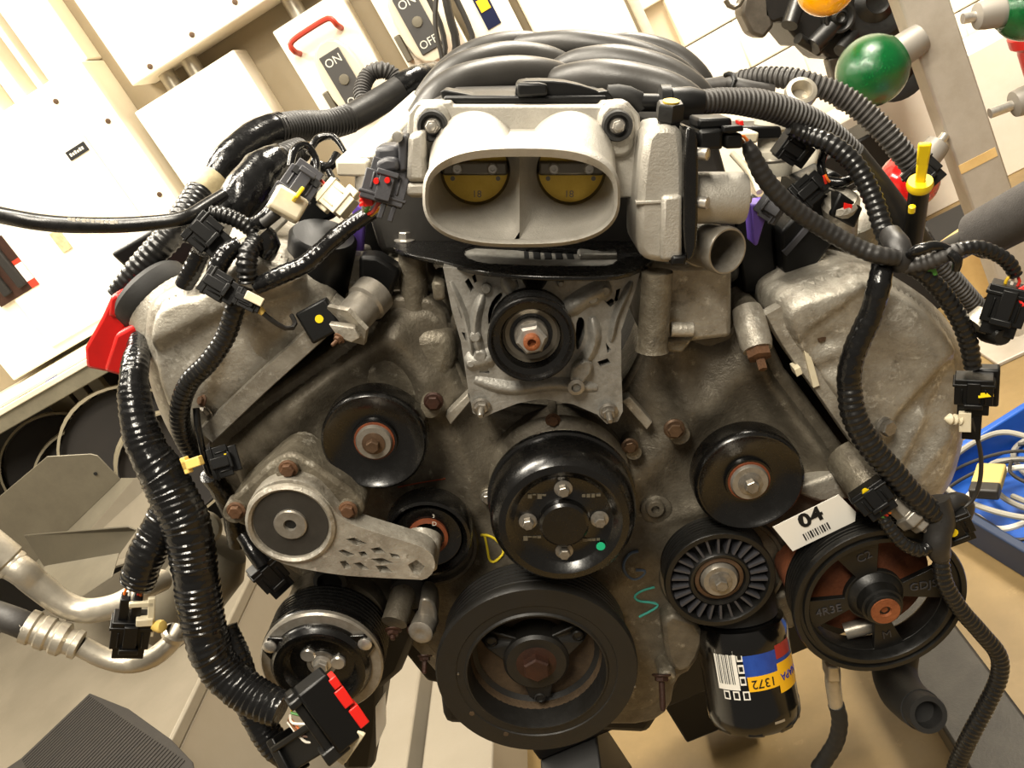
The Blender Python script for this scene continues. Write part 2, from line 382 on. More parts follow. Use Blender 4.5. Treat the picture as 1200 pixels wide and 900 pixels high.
for k, (gx0, gx1) in enumerate(((-1.60, -1.225), (-1.175, -1.13), (-1.085, -1.065), (-1.04, -.895))):
    tag(wbox('wall_duct', M['panel_cream'], gx0, gx1, y0 - .1, y0, 1.93, 3.0), ['widest cream wall duct rising from the cabinet at the left border', 'cream wall duct between two tan gaps above the cabinet', 'narrowest cream wall duct above the electrical cabinet', 'cream wall duct beside the tan post, right of the narrow ducts'][k], 'duct', 'cream ducts above the cabinet')
B_, oB = enclosure('wiring_trough', 'long cream wiring trough with corner screws running along the top of the wall', -.80, -.02, 1.79, 2.35, .17,
                   [(-.56, 1.82), (-.40, 1.83), (-.55, 2.02), (-.72, 1.81), (-.25, 1.83)])
CB, oC = enclosure('blank_cabinet', 'plain cream cabinet below the trough with no switch on it', -.86, -.49, 1.0, 1.735, .13, [(-.60, 1.38)])
def disconnect(name, label, x0, x1, z0, z1, cpx, cpy, ang, top_handle):
    t, o = enclosure(name, label, x0, x1, z0, z1, .12)
    c = WY(cpx, cpy, y0 - .15); q = Vector((c.x + o.x, -.12, c.z - z0))
    bw, bh = .062, .118
    body = MB().slab([q + Vector((x, 0, z)) for x, z in chaikin([(-bw, -bh), (bw, -bh), (bw, bh), (-bw, bh)], 2)], [], (0, -.045, 0)).build('switch_box', M['switch_body'], t, .006)
    MB().box(q.x - .034, q.x + .034, -.170, -.165, q.z - .085, q.z + .085).build('switch_plate', M['switch_face'], body, .002)
    text('lettering', 'ON', mat3((q.x, -.1706, q.z + .058), (1, 0, 0), (0, 0, 1)), .034, M['print_white'], body)
    text('lettering', 'OFF', mat3((q.x, -.1706, q.z - .062), (1, 0, 0), (0, 0, 1)), .032, M['print_white'], body)
    MB().lathe((q.x, -.17, q.z), [(0, .006), (.014, .005), (.016, 0)], n=16).build('knob', M['sheet_grey'], body)
    s = 1 if top_handle else -1
    hz = q.z + s * (bh + .03)
    h = [Vector((q.x - .085, -.12, hz - .02 * s)), Vector((q.x - .085, -.17, hz - .01 * s)), Vector((q.x - .078, -.175, hz + .012 * s)), Vector((q.x + .0, -.175, hz + .016 * s)), Vector((q.x + .055, -.175, hz + .012 * s)), Vector((q.x + .062, -.17, hz - .01 * s)), Vector((q.x + .062, -.12, hz - .02 * s))]
    wire(MB(), h, .0085, 8, .01).build('handle', M['switch_red'], t)
    MB().box(q.x - .085, q.x - .066, -.15, -.12, q.z - .08, q.z - .0).build('latch', M['sheet_grey'], t, .003)
    return t
disconnect('switch_cabinet', 'cream cabinet with the ON OFF switch nearer the blank cabinet', -.365, -.135, 1.0, 1.72, 405, 93, 0, True)
disconnect('switch_cabinet', 'cream cabinet with the higher ON OFF switch beside hanging black cords', -.065, .125, 1.0, 1.75, 490, 26, 0, False)
t, o = enclosure('breaker_cabinet', 'cream cabinet with a dark blue and yellow sticker above the intake manifold', .15, .285, .9, 2.1, .1)
p = WY(570, 12, y0 - .1)
MB().box(p.x + o.x - .022, p.x + o.x + .022, -.103, -.1, p.z - .05 - .9, p.z + .05 - .9).build('sticker', M['label_navy'], t, 0)
MB().box(p.x + o.x - .016, p.x + o.x + .016, -.105, -.103, p.z - .9, p.z + .035 - .9).build('sticker', M['label_yellow'], t, 0)
enclosure('blank_cabinet', 'plain cream panel right of the sticker cabinet, above the intake manifold', .31, .585, .9, 2.1, .08)
for k, px in enumerate((232, 205, 352)):
    p = WY(px, (84, 98, 18)[k], y0 - .05)
    tag(MB().lathe((p.x, y0 - .065, 1.70), [(0, 0), (.026, 0), (.026, .14), (0, .14)], (0, 0, 1), 20).build('conduit_nipple', M['pipe_alu']),
        ['round conduit stub in the gap under the trough, second from the tan post', 'round conduit stub in the gap under the trough, nearest the tan post', 'round conduit stub in the gap at the top edge above the first switch'][k], 'conduit', 'conduit stubs under the trough')
p = WY(158, 85, y0 - .1)
MB().lathe((p.x + oB.x, -.0, p.z - 1.79), [(0, .09), (.022, .088), (.03, .07), (.03, 0)], n=20).build('conduit_hub', M['panel_cream'], B_)
p = WY(640, 0, 2.6)
tag(MB().lathe((.615, 2.165, .9), [(0, 0), (.016, 0), (.016, 1.4), (0, 1.4)], (0, 0, 1), 16).build('wall_conduit', M['cream_paint']), 'cream vertical conduit on the wall above the intake manifold', 'conduit')
# black cords hanging beside the second switch
for k, pts in enumerate(([(520, -15), (527, 20), (535, 50), (530, 75), (512, 100)], [(498, -10), (515, 25), (522, 60), (515, 95)], [(530, -10), (545, 20), (555, 50), (548, 80)], [(512, -12), (510, 30), (518, 66), (522, 90)])):
    q = [WY(a, b, y0 - .2 - .03 * k) for a, b in pts]
    tag(wire(MB(), q, (.012, .008, .008, .007)[k], 8, .03).build('hanging_cord', M['cable_dark']),
        ['thick black cord curving down beside the higher switch', 'thin black cord hanging over the higher switch edge', 'black cord hanging rightmost beside the higher switch', 'thin straight black cord between the thick cord and switch'][k], 'cord', 'black cords by the switch')
# --- counter with open space below, at the left
yb = 1.62
zb = (WY(0, 470, yb).z + WY(99, 419, yb).z) / 2
t = thing('work_counter', 'white counter with a worn grey edge at the left below the cabinet', 'counter', frame='W', loc=(-1.7, yb, 0))
def tl(mb, n, m, **k):
    for v in mb.v: v -= t.location
    return mb.build(n, m, t, **k)
tl(MB().box(-2.9, -.86, yb, 2.2, zb - .012, zb), 'counter_top', M['bench_top'], bevel=.003)
tl(MB().box(-2.9, -.86, yb, yb + .03, zb - .075, zb - .012), 'edge_strip', M['bench_edge'], bevel=.003)
tl(MB().box(-2.9, -.86, yb - .008, yb + .0, zb - .03, zb - .012), 'edge_bead', M['bench_top'], bevel=.003)
p = WY(58, 444, yb - .01)
tl(MB().box(p.x - .02, p.x + .02, yb - .004, yb, p.z - .012, p.z - .002), 'tape_strip', M['label_blue'])
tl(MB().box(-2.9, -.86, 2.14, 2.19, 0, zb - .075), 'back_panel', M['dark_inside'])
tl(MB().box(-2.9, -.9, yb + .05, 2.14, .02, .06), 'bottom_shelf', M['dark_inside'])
for k, px in enumerate((62, 78, 102, 128)):
    p = WY(px, 470, 2.0); tl(MB().box(p.x - .025, p.x + .02, 2.0, 2.03, .06, zb - .075), 'upright', M['sheet_grey'], bevel=.002)
# round dark drums standing under the counter
for k, (cx, cy, R, yy) in enumerate(((70, 545, 62, 1.9), (108, 560, 62, 1.75), (150, 525, 74, 1.6), (205, 545, 64, 1.5))):
    c = WY(cx, cy, yy); r = R * (c - CW).dot(WR(600, 450).normalized()) / F
    t2 = thing('metal_drum', ['dark round drum farthest left under the counter', 'dark round drum second from left, partly behind the larger one', 'largest dark round drum with a broad pale rim under the counter', 'dark round drum behind the black wiring trunk under the counter'][k], 'drum', 'drums under the counter', 'W', c)
    ax = Vector((.55, -.83, .05))
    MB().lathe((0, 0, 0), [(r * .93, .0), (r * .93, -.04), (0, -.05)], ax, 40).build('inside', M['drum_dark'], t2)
    MB().lathe((0, 0, 0), [(r * .96, -.03), (r * .96, .004), (r, .004), (r, -.10), (r * .96, -.10)], ax, 40).build('rim', M['drum_rim'], t2)
# --- grey metal table at the lower left with a ribbed rubber mat, sheet-metal off-cuts on it
zc = .62; xe = -.885
t = thing('metal_table', 'grey painted metal table below the wiring trunk at the lower left', 'table', frame='W', loc=(-1.5, .9, 0))
tl(MB().box(-2.6, xe, .2, 1.58, zc - .03, zc), 'table_top', M['cart_grey'], bevel=.006)
tl(MB().box(xe - .05, xe - .005, .25, 1.55, .05, zc - .03), 'side_panel', M['beam_grey'], bevel=.004)
tl(MB().box(-2.6, xe - .05, .3, .34, .05, zc - .03), 'front_panel', M['beam_grey'], bevel=.004)
rm = thing('rubber_mat', 'dark ribbed rubber mat lying on the grey table at the bottom left', 'mat', frame='W', loc=(-1.2, .7, zc))
out = [(0, 905), (25, 888), (105, 812), (150, 830), (200, 866), (225, 892), (235, 940), (60, 1000)]
mm = MB().slab([WZ(a, b, zc + .006) - rm.location for a, b in out], [], (0, 0, -.0055)); mm.build('sheet', M['mat_ribbed'], rm, .002)
a = WZ(105, 812, zc + .006); b_ = WZ(25, 888, zc + .006); c_ = WZ(225, 892, zc + .006)
rb = MB()
for k in range(44):
    s = .03 + k / 45; s0 = a.lerp(c_, s * .98); d = (b_ - a) * 1.0
    f = FR(s0 + d * .03, s0 + d * (1.0 + .3 * s), (0, 0, 1)); f.box(rb, 0, f.L, -.0012, .0012, -.002, .0018)
for v in rb.v: v -= rm.location
rb.build('ribs', M['mat_ribbed'], rm, 0, kind='stuff')
def sheet(name, label, m, quad, th=.004, parent=None):
    nrm = (quad[1] - quad[0]).cross(quad[2] - quad[0]).normalized()
    return MB().slab(quad, [], nrm * th).build(name, m, parent, .0015)
# tall bent bracket of sheet metal
t = thing('sheet_metal_bracket', 'bent grey sheet metal bracket with a tall flange standing under the counter', 'bracket', frame='W', loc=(-1.4, 1.35, zc))
pl = [WY(*p, 1.36) for p in ((-20, 655), (-20, 598), (55, 535), (106, 532), (114, 534), (141, 562), (40, 660))]
def lo(mb):
    for v in mb.v: v -= t.location
    return mb
lo(MB().slab(pl, [], (0, .004, 0))).build('flange', M['sheet_grey'], t, .0015)
lo(MB().slab([WY(40, 660, 1.36), WY(141, 562, 1.36), WY(158, 562, 1.30), WY(60, 676, 1.28)], [], (.003, .003, .002))).build('fold', M['sheet_grey'], t)
lo(MB().slab([WY(60, 676, 1.28), WY(158, 562, 1.30), WY(192, 555, 1.30), WY(215, 640, 1.1), WY(60, 690, 1.05)], [], (0, .002, .004))).build('base_plate', M['cart_grey'], t)
p = WY(112, 555, 1.358); lo(MB().lathe(p, [(0, .002), (.005, .002), (.005, 0)], n=10)).build('hole', M['ink'], t)
t = thing('sheet_metal_scrap', 'dark triangular scrap of sheet metal lying in front of the bent bracket', 'sheet metal', frame='W', loc=(-1.2, 1.1, zc))
lo(MB().slab([WY(28, 628, 1.12), WY(150, 618, 1.0), WY(160, 622, 1.0), (WY(140, 650, .98)), WY(52, 665, 1.08)], [], (0, .004, .002))).build('blade', M['sheet_dark'], t, .001)
lo(MB().slab([WY(52, 665, 1.08), WY(140, 650, .98), WY(132, 676, .9), WY(96, 700, .9), WY(50, 685, 1.02)], [], (0, .003, .003))).build('fold', M['sheet_grey'], t, .001)
# --- engine stand: legs along the floor, mast and cross beam
t = thing('engine_stand', 'engine stand with painted steel beam legs under the engine', 'stand', frame='W', loc=(0, .5, 0))
lo(MB().box(.345, .455, -.1, 1.15, .08, .2)).build('leg', M['beam_dark'], t, .006, label='dark scuffed steel leg')
lo(MB().box(-.62, -.445, .1, 1.15, .04, .2)).build('leg', M['beam_grey'], t, .006, label='pale grey painted leg')
lo(MB().box(-.80, -.66, .1, 1.15, .04, .2)).build('leg', M['beam_grey'], t, .006)
lo(MB().box(-.32, .345, .58, .66, .235, .33)).build('cross_beam', M['beam_black'], t, .005)
lo(MB().box(-.08, .08, .66, .76, .06, .86)).build('mast', M['beam_black'], t, .005)
lo(MB().box(-.32, -.20, .50, .66, .06, .235)).build('foot_tube', M['beam_black'], t, .005)
for x in (-.74, -.54, .40):
    for y in (0.02 if x > 0 else .2, 1.05): lo(MB().lathe((x, y, .04), [(.0, -.015), (.036, -.015), (.04, -.01), (.04, .01), (.036, .015), (0, .015)], (1, 0, 0), 20)).build('caster', M['rubber'], t)
# foam covered handle at the right
q0, q1 = P(1140, 280, .42), P(1260, 216, .30)
t = thing('padded_handle', 'dark grey foam padded bar entering from the right border', 'handle')
f = FR(q0, q1)
MB().lathe(q0, [(0, .006), (.026, .006), (.031, .012), (.031, f.L), (0, f.L)], f.a, 28).build('foam_sleeve', M['foam_grey'], t)
MB().lathe(q0, [(0, -.10), (.017, -.10), (.017, .006), (0, .006)], f.a, 20).build('bar', M['beam_black'], t)
# --- drag-race style lamp post
yp = 1.6
t = thing('lamp_post', 'scuffed aluminium post at the upper right carrying signal lamps', 'post', frame='W', loc=(1.13, yp, 0))
xl = (WY(1062, 0, yp).x + WY(1140, 267, yp).x) / 2; xr = (WY(1122, 0, yp).x + WY(1183, 230, yp).x) / 2
lo(MB().box(xl, xr, yp, yp + .07, .0, 2.2)).build('tube', M['post_alu'], t, .006)
lo(MB().box(xl - .1, xr + .1, yp - .08, yp + .15, 0, .012)).build('foot_plate', M['post_alu'], t, .003)
p = WY(1143, 190, yp); lo(MB().box(xl + .002, xr - .01, yp - .0012, yp, p.z - .012, p.z + .012)).build('tape_mark', M['wood_pale'], t, label='worn strip of yellowish tape')
def lamp(label, cpx, cpy, R, m, side, yy, apx, apy):
    c = WY(cpx, cpy, yy); r = R * (c - CW).dot(WR(600, 450).normalized()) / F
    l = thing('signal_lamp', label, 'lamp', 'signal lamps on the post', 'W', c)
    e = WY(apx, apy, yp - .0) - c; d = Vector((1 if side > 0 else -1, .25, 0)).normalized(); d = e.normalized()
    MB().lathe((0, 0, 0), [(0, -r)] + [(r * math.cos(a), r * math.sin(a)) for a in [math.radians(x) for x in range(-75, 56, 10)]] + [(r * .55, r * .86), (r * .5, r * .8), (0, r * .8)], d, 36).build('lens', m, l)
    MB().lathe((0, 0, 0), [(r * .5, r * .78), (r * .46, r * .8), (r * .44, r * 1.3), (r * .40, r * 1.55), (r * .22, r * 1.62), (0, r * 1.62)], d, 24).build('socket', M['conduit_grey'], l)
    MB().lathe((0, 0, 0), [(r * .16, r * 1.35), (r * .16, e.length), (0, e.length)], d, 14).build('arm', M['bolt_clean'], l)
lamp('green signal lamp on the left side of the post below the amber one', 1022, 83, 41, M['lamp_green'], -1, yp, 1076, 46)
lamp('amber signal lamp cut by the top edge of the picture', 968, -18, 35, M['lamp_amber'], -1, yp + .02, 1052, -52)
lamp('red signal lamp behind the yellow dipstick handle', 1065, 212, 34, M['lamp_red'], -1, yp - .02, 1108, 158)
lamp('green signal lamp on the right side of the post at the border', 1205, 8, 38, M['lamp_green'], 1, yp, 1128, 22)
lamp('red signal lamp low on the right side of the post', 1248, 100, 38, M['lamp_red'], 1, yp, 1160, 133)
# red extinguisher behind the post
p = WZ(1195, 60, .62)
c = WY(1215, 85, 2.2)
t = thing('fire_extinguisher', 'red cylinder standing behind the lamp post at the right border', 'extinguisher', frame='W', loc=(c.x + .06, 2.2, 0))
MB().lathe((0, 0, 0), [(0, 0), (.085, 0), (.09, .02), (.09, .55), (.07, .62), (.03, .65), (0, .65)], (0, 0, 1), 28).build('cylinder', M['extinguisher_red'], t)
MB().lathe((0, 0, .56), [(.088, 0), (.105, .015), (.105, .045), (.088, .06)], (0, 0, 1), 28).build('collar', M['extinguisher_red'], t)
MB().box(-.02, .02, -.09, .02, .65, .70).build('valve', M['ink'], t, .004)
# pale board, white box and a dark block for shade at the foot of the wall, right
t = thing('wooden_board', 'pale wooden board leaning behind the padded bar on the right', 'board', frame='W', loc=(1.0, 1.9, 0))
lo(MB().slab([WY(*p, 1.9) for p in ((1085, 300), (1140, 262), (1165, 268), (1185, 330), (1150, 352), (1120, 372))], [], (0, .03, 0))).build('plank', M['wood_pale'], t, .004)
wq = WY(1120, 300, 2.6)
tag(wbox('storage_box', M['block_paint'], .85, 1.9, 2.72, 2.98, 0, .5), 'low white storage box against the block wall right of the lamp post', 'box')
tag(wbox('shade_block', M['dark_inside'], .93, 1.3, 1.98, 2.2, 0, .2), 'dark block standing for shelf shade on the floor behind the blue tray', 'shade')  # dark block put where there is only the shade beneath a shelf
# --- blue tray of cables on the floor
tz = .0
t = thing('plastic_tray', 'blue plastic tray full of cables on the floor at the right', 'tray', frame='W', loc=(.95, 1.2, 0))
a = WZ(1095, 585, .09); b_ = WZ(1230, 665, .09)
f = FR(Vector((a.x, a.y, 0)), Vector((b_.x, b_.y, 0)), (0, 0, 1))
g = MB(); L = f.L + .25; W_ = .55; bsg = 1 if f.b.y > 0 else -1
def fb(a0, a1, b0, b1, c0, c1): return f.box(MB(), a0, a1, min(b0 * bsg, b1 * bsg), max(b0 * bsg, b1 * bsg), c0, c1)
lo(fb(-.1, L, .02, W_, .004, .012)).build('bottom', M['tray_blue'], t, .002)
lo(fb(-.12, L, 0, .02, .002, .09)).build('front_wall', M['tray_edge'], t, .004)
lo(fb(-.12, L, W_, W_ + .02, .002, .09)).build('back_wall', M['tray_blue'], t, .004)
lo(fb(-.12, -.1, .02, W_, .002, .09)).build('end_wall', M['tray_blue'], t, .004)
random.seed(11)
def tp(a0, b0, c0): return f.at(a0, b0 * bsg, c0)
cn = ['grey', 'white', 'dark']
for k in range(18):
    ca, cb = random.uniform(-.02, .30), random.uniform(.10, .46); ra, rb_ = random.uniform(.07, .17), random.uniform(.05, .12); ph = random.uniform(0, 6); z = .022 + k * .004
    pts = [tp(min(max(ca + ra * math.cos(ph + q * .7) * (1 + .04 * q), -.085), L - .04), min(max(cb + rb_ * math.sin(ph + q * .7) * (1 + .03 * q), .035), W_ - .03), z + .004 * (q % 3)) for q in range(random.choice((9, 12, 15)))]
    kk = (0, 0, 1, 2, 2)[k % 5]; col = ['cable_grey', 'cable_white', 'cable_dark'][kk]
    tag(wire(MB(), pts, .0065 if kk != 2 else .004, 8, .012).build('cable', M[col]), ['grey', 'off-white', 'thin black'][kk] + ' cable looping inside the blue tray on the floor', 'cable', 'cables in the blue tray')
p = WZ(1165, 580, .1)
p = WZ(1157, 566, .115)
ad = thing('power_adapter', 'dark and yellowish adapter box lying on top of the cables in the tray', 'adapter', frame='W', loc=p); ad.rotation_euler = (.15, .1, .95)
MB().box(-.012, .06, -.028, .028, -.012, .012).build('body', M['box_tan'], ad, .004)
MB().box(-.045, -.012, -.028, .028, -.012, .0122).build('end_cap', M['cable_dark'], ad, .004)
# --- a second engine standing behind
yy = 2.35
t = thing('spare_engine', 'dark spare engine behind the signal lamps at the top', 'engine', frame='W', loc=(1.0, yy, .4))
def wp(*pts, y=yy): return [WY(a, b, y) for a, b in pts]
lo(MB().slab(wp((892, -40), (895, 20), (905, 28), (915, 24), (940, 55), (955, 52), (968, 66), (975, 70), (1010, 70), (1035, 95), (1065, 90), (1090, 40), (1080, -40)), [], (0, .25, 0))).build('block', M['engine2_dark'], t, .01)
lo(MB().slab(wp((872, -5), (900, -5), (908, 30), (895, 46), (880, 40), (868, 15)), [], (0, .1, 0))).build('bracket', M['engine2_grey'], t, .012)
for (cx, cy, R, dd) in ((1028, 0, 38, .06), (1050, 75, 40, .05), (985, 20, 16, .08)):
    c = WY(cx, cy, yy - dd); r = R * .00295
    lo(MB().lathe(c, [(0, -.01), (r * .3, 0), (r * .35, .01), (r * .6, -.01), (r * .85, .0), (r, .0), (r * 1.0, -.015), (r * .94, -.02), (r, -.025), (r, -.05)], n=32)).build('pulley', M['black_satin'], t)
for (x0, y0_, x1, y1, R) in ((952, 55, 985, 22, 10), (925, 30, 935, 0, 9), (935, 45, 960, 60, 6), (985, 60, 1000, 40, 8)):
    a = WY(x0, y0_, yy - .08); b_ = WY(x1, y1, yy - .04); r = R * .0029
    lo(MB().lathe(a, [(0, 0), (r, 0), (r, (b_ - a).length), (0, (b_ - a).length)], b_ - a, 16)).build('pipe', M['black_satin'], t)
lo(MB().slab(wp((970, 70), (985, 66), (1000, 130), (985, 130)), [], (0, .05, 0))).build('support', M['engine2_grey'], t, .005)
lo(MB().box(.93, 1.25, yy + .05, yy + .25, .001, .5)).build('stand', M['engine2_dark'], t, .01)
lo(wire(MB(), wp((850, 0), (857, 10), (868, 4), (872, -10), y=yy - .05), .008, 8, .02)).build('hook', M['shaft_steel'], t)
# ------------------------------------------------------------------ the engine
E = thing('engine', 'V8 car engine with black pulleys, twin throttle bores and grimy aluminium covers on a stand', 'engine')
def part(mb, name, m, parent=None, **k): return mb.build(name, m if not isinstance(m, str) else M[m], parent or E, **k)
def off(pts, cx, cy, s): return [(cx + (a - cx) * s, cy + (b - cy) * s) for a, b in pts]
# --- block and heads behind everything
blk = [(455, 330), (530, 430), (640, 480), (740, 440), (800, 330), (905, 380), (1010, 530), (960, 620), (900, 700), (800, 790), (760, 850), (500, 800), (420, 700), (300, 640), (260, 540), (300, 420), (400, 350)]
part(MB().prism(blk, .135, .58), 'engine_block', 'block_dark', bevel=.006)
part(MB().prism([(510, 770), (790, 770), (800, 800), (760, 862), (520, 850)], .14, .5), 'oil_pan', 'block_dark', bevel=.01)
# --- front cover
fc = [(425, 384), (440, 350), (470, 345), (520, 352), (531, 410), (548, 452), (600, 474), (660, 478), (722, 462), (745, 425), (758, 392), (800, 380), (852, 396), (878, 352), (900, 362), (910, 420), (950, 470), (1015, 560), (1000, 600), (950, 625), (930, 655), (902, 690), (908, 716), (872, 730), (830, 742), (812, 786), (792, 796), (786, 832), (760, 850), (700, 850), (520, 800), (492, 768), (470, 745), (440, 712), (360, 700), (300, 660), (268, 600), (262, 560), (240, 528), (255, 500)]
tc = part(MB().prism(chaikin(fc, 1), .085, .15), 'timing_cover', 'cast_dull', bevel=.005, seg=3)
def ridge(pts, w, h=.010, y=.085, m='cast_dull', sub=False, parent=None, name='rib'):   # raised rib along a pixel path, blended into its ground
    q = [(P(a, b, y), w * mp(a, b, y)) for a, b in pts]; flat = name == 'flange'; q = catmull(q, .006); N = len(q) - 1; polys = []; K = 9
    for i, (p, ww) in enumerate(q):
        d = (q[min(i + 1, N)][0] - q[max(i - 1, 0)][0]).normalized(); n = Vector((-d.z, 0, d.x)); t = i / N
        e = 1 if flat else min(1, math.sin(math.pi * (.06 + .88 * t)) * 1.5); ww = ww * (1 if flat else 1.45 * (.6 + .4 * e))
        if flat: polys.append([p + n * ww * s + Vector((0, -h * hh + .003 * (hh == 0), 0)) for s, hh in ((-1.1, 0), (-1, .9), (-.9, 1), (-.3, 1), (0, 1), (.3, 1), (.9, 1), (1, .9), (1.1, 0))])
        else: polys.append([p + n * ww * (-1 + 2 * k / (K - 1)) + Vector((0, .002 - (h * e + .002) * (.5 - .5 * math.cos(2 * math.pi * k / (K - 1))) ** .8, 0)) for k in range(K)])
    return MB().ring(polys).build(name, M[m], parent or tc, 0, angle=50)
def boss(cx, cy, r, h, y=.085, m='cast_dull', hole=0, parent=None, name='boss', taper=.9):
    s = mp(cx, cy, y); c = P(cx, cy, y); pr = [(r * s, -.01), (r * s * taper, h * .9), (r * s * taper - .001, h)]
    pr += [(hole * s, h), (hole * s, h * .3), (0, h * .3)] if hole else [(0, h)]
    return MB().lathe(c, pr, n=28).build(name, M[m], parent or tc)
# perimeter flange of the cover and the big swept ribs
part(MB().prism([(925, 575), (985, 553), (1003, 585), (960, 590)], .062, .1), 'web', 'cast_light', tc, bevel=.004)
part(MB().lathe(P(505, 634, .085), [(.0475, -.01), (.0475, .007), (.046, .009), (.043, .009), (.0415, .004), (.0415, -.01)], n=44), 'recess_ring', 'cast_dull', tc)
part(MB().lathe(P(845, 665, .085), [(.064, -.01), (.064, .004), (.062, .007), (.059, .007), (.057, .002), (.057, -.01)], n=44), 'recess_ring', 'cast_dull', tc)
g = MB()                                                          # waffle pattern cast into the cover beside the pump
for i in range(6):
    for j in range(5):
        c = P(534 + i * 7 + j * 2.5, 482 + j * 7.5 - i * 1.5, .085); g.box(c.x - .0018, c.x + .0018, .0835, .087, c.z - .0018, c.z + .0018)
part(g, 'waffle_pattern', 'cast_dull', tc, bevel=.0005, kind='stuff')
boss(766, 590, 12, .012, hole=5); boss(768, 594, 20, .006)
for (bx, by, r, h, bm) in ((508, 470, 13, .035, 'rust_dark'), (790, 502, 14, .03, 'bolt_brown'), (738, 522, 11, .03, 'bolt_brown'), (648, 492, 10, .02, 'rust'), (572, 583, 10, .01, 'bolt_steel')):
    boss(bx, by - 8, r, h, m='cast_dirty'); bolt(bx, by, .085 - h - .004, r * .72, M[bm], tc)
# (relief of the cover is laid further down)
# --- towers and blocks below the throttle body
hd = part(MB().prism(chaikin([(435, 318), (470, 300), (500, 300), (515, 325), (530, 335), (528, 385), (505, 392), (455, 392), (440, 380)], 1), .105, .2), 'cylinder_head', 'cast_dirty', bevel=.006)
part(MB().prism([(452, 392), (532, 386), (536, 420), (520, 470), (470, 480), (430, 470), (420, 420)], .075, .15), 'head_face', 'cast_dirty', hd, bevel=.012, seg=3)
zp = P(640, 319, .0).z; st_ = PZ(483, 292, zp - .004); part(MB().lathe(st_, [(0, 0), (.0125, 0), (.0125, .058), (0, .058)], (0, 0, -1), 24), 'standoff', 'cast_dirty')
part(MB().prism([(505, 330), (520, 330), (523, 352), (508, 354)], .05, .1), 'lug', 'cast_dirty', hd, bevel=.003)
hr = part(MB().prism([(758, 310), (858, 310), (858, 396), (756, 408), (752, 380)], .04, .2), 'cylinder_head', 'cast_light', bevel=.005)
s = mp(775, 360, .02); st_ = PZ(770, 318, zp - .004); part(MB().lathe(st_, [(0, 0), (.0125, 0), (.0125, .062), (.014, .066), (0, .066)], (0, 0, -1), 24), 'standoff', 'cast_dirty')
part(MB().lathe(P(786, 386, .025), [(0, 0), (9 * s, 0), (9 * s, 26 * s), (7 * s, 28 * s), (0, 28 * s)], (1, 0, 0), 20), 'dowel', 'cast_light', hr)
part(MB().prism([(756, 400), (815, 395), (800, 415), (770, 412)], .035, .1), 'lip', 'cast_dirty', hr, bevel=.003)
part(MB().prism([(728, 470), (738, 465), (765, 495), (758, 504)], .06, .075), 'strip', 'cast_light', hr, bevel=.001)
part(MB().prism([(522, 488), (548, 462), (552, 470), (528, 498)], .06, .075), 'strip', 'cast_light', hd, bevel=.001)
# --- cast relief: a fine surface lying on a flat casting face, its height given by a function of place
def inside(p, x, y):
    r = False; n = len(p)
    for i in range(n):
        (x1, y1), (x2, y2) = p[i], p[i - 1]
        if (y1 > y) != (y2 > y) and x < (x2 - x1) * (y - y1) / (y2 - y1) + x1: r = not r
    return r
def segd(x, y, a, b):
    dx, dy = b[0] - a[0], b[1] - a[1]; t = max(0, min(1, ((x - a[0]) * dx + (y - a[1]) * dy) / (dx * dx + dy * dy + 1e-9)))
    return math.hypot(x - a[0] - t * dx, y - a[1] - t * dy), dx * (y - a[1]) - dy * (x - a[0])
def pathd(x, y, path):                                 # distance to a polyline and the side it lies on
    return min((segd(x, y, a, b) for a, b in zip(path, path[1:])), key=lambda q: q[0])
def sm(t): t = max(0, min(1, t)); return t * t * (3 - 2 * t)
def relief(poly, y, hfun, m, parent, step=4, edge=12, base=.0015):
    xs = [p[0] for p in poly]; ys = [p[1] for p in poly]; idx = {}; vs = []; g = MB(); fs = []
    nx = int((max(xs) - min(xs)) / step) + 2; ny = int((max(ys) - min(ys)) / step) + 2; cl = poly + [poly[0]]
    for i in range(nx):
        for j in range(ny):
            x, yy = min(xs) + i * step, min(ys) + j * step
            if not inside(poly, x, yy): continue
            d = pathd(x, yy, cl)[0]; e = sm(d / edge)
            n1 = noise.noise(Vector((x * .035, yy * .035, 3))) * .0010 + noise.noise(Vector((x * .13, yy * .13, 7))) * .0004
            h = (base + hfun(x, yy) + n1) * e - .004 * (1 - e); idx[i, j] = len(vs); p = P(x, yy, y); vs.append(Vector((p.x, y - h, p.z)))
    for (i, j), k in idx.items():
        q = [idx.get((i + 1, j)), idx.get((i + 1, j + 1)), idx.get((i, j + 1))]
        if None not in q: fs.append((k, q[0], q[1], q[2]))
    return g.add(vs, fs).build('cast_face', M[m], parent, angle=80)
def gauss(x, y, cx, cy, sx, sy=None, rot=0):
    dx, dy = x - cx, y - cy; c_, s_ = math.cos(rot), math.sin(rot); u, v = dx * c_ + dy * s_, -dx * s_ + dy * c_
    return math.exp(-(u * u / sx ** 2 + v * v / (sy or sx) ** 2))
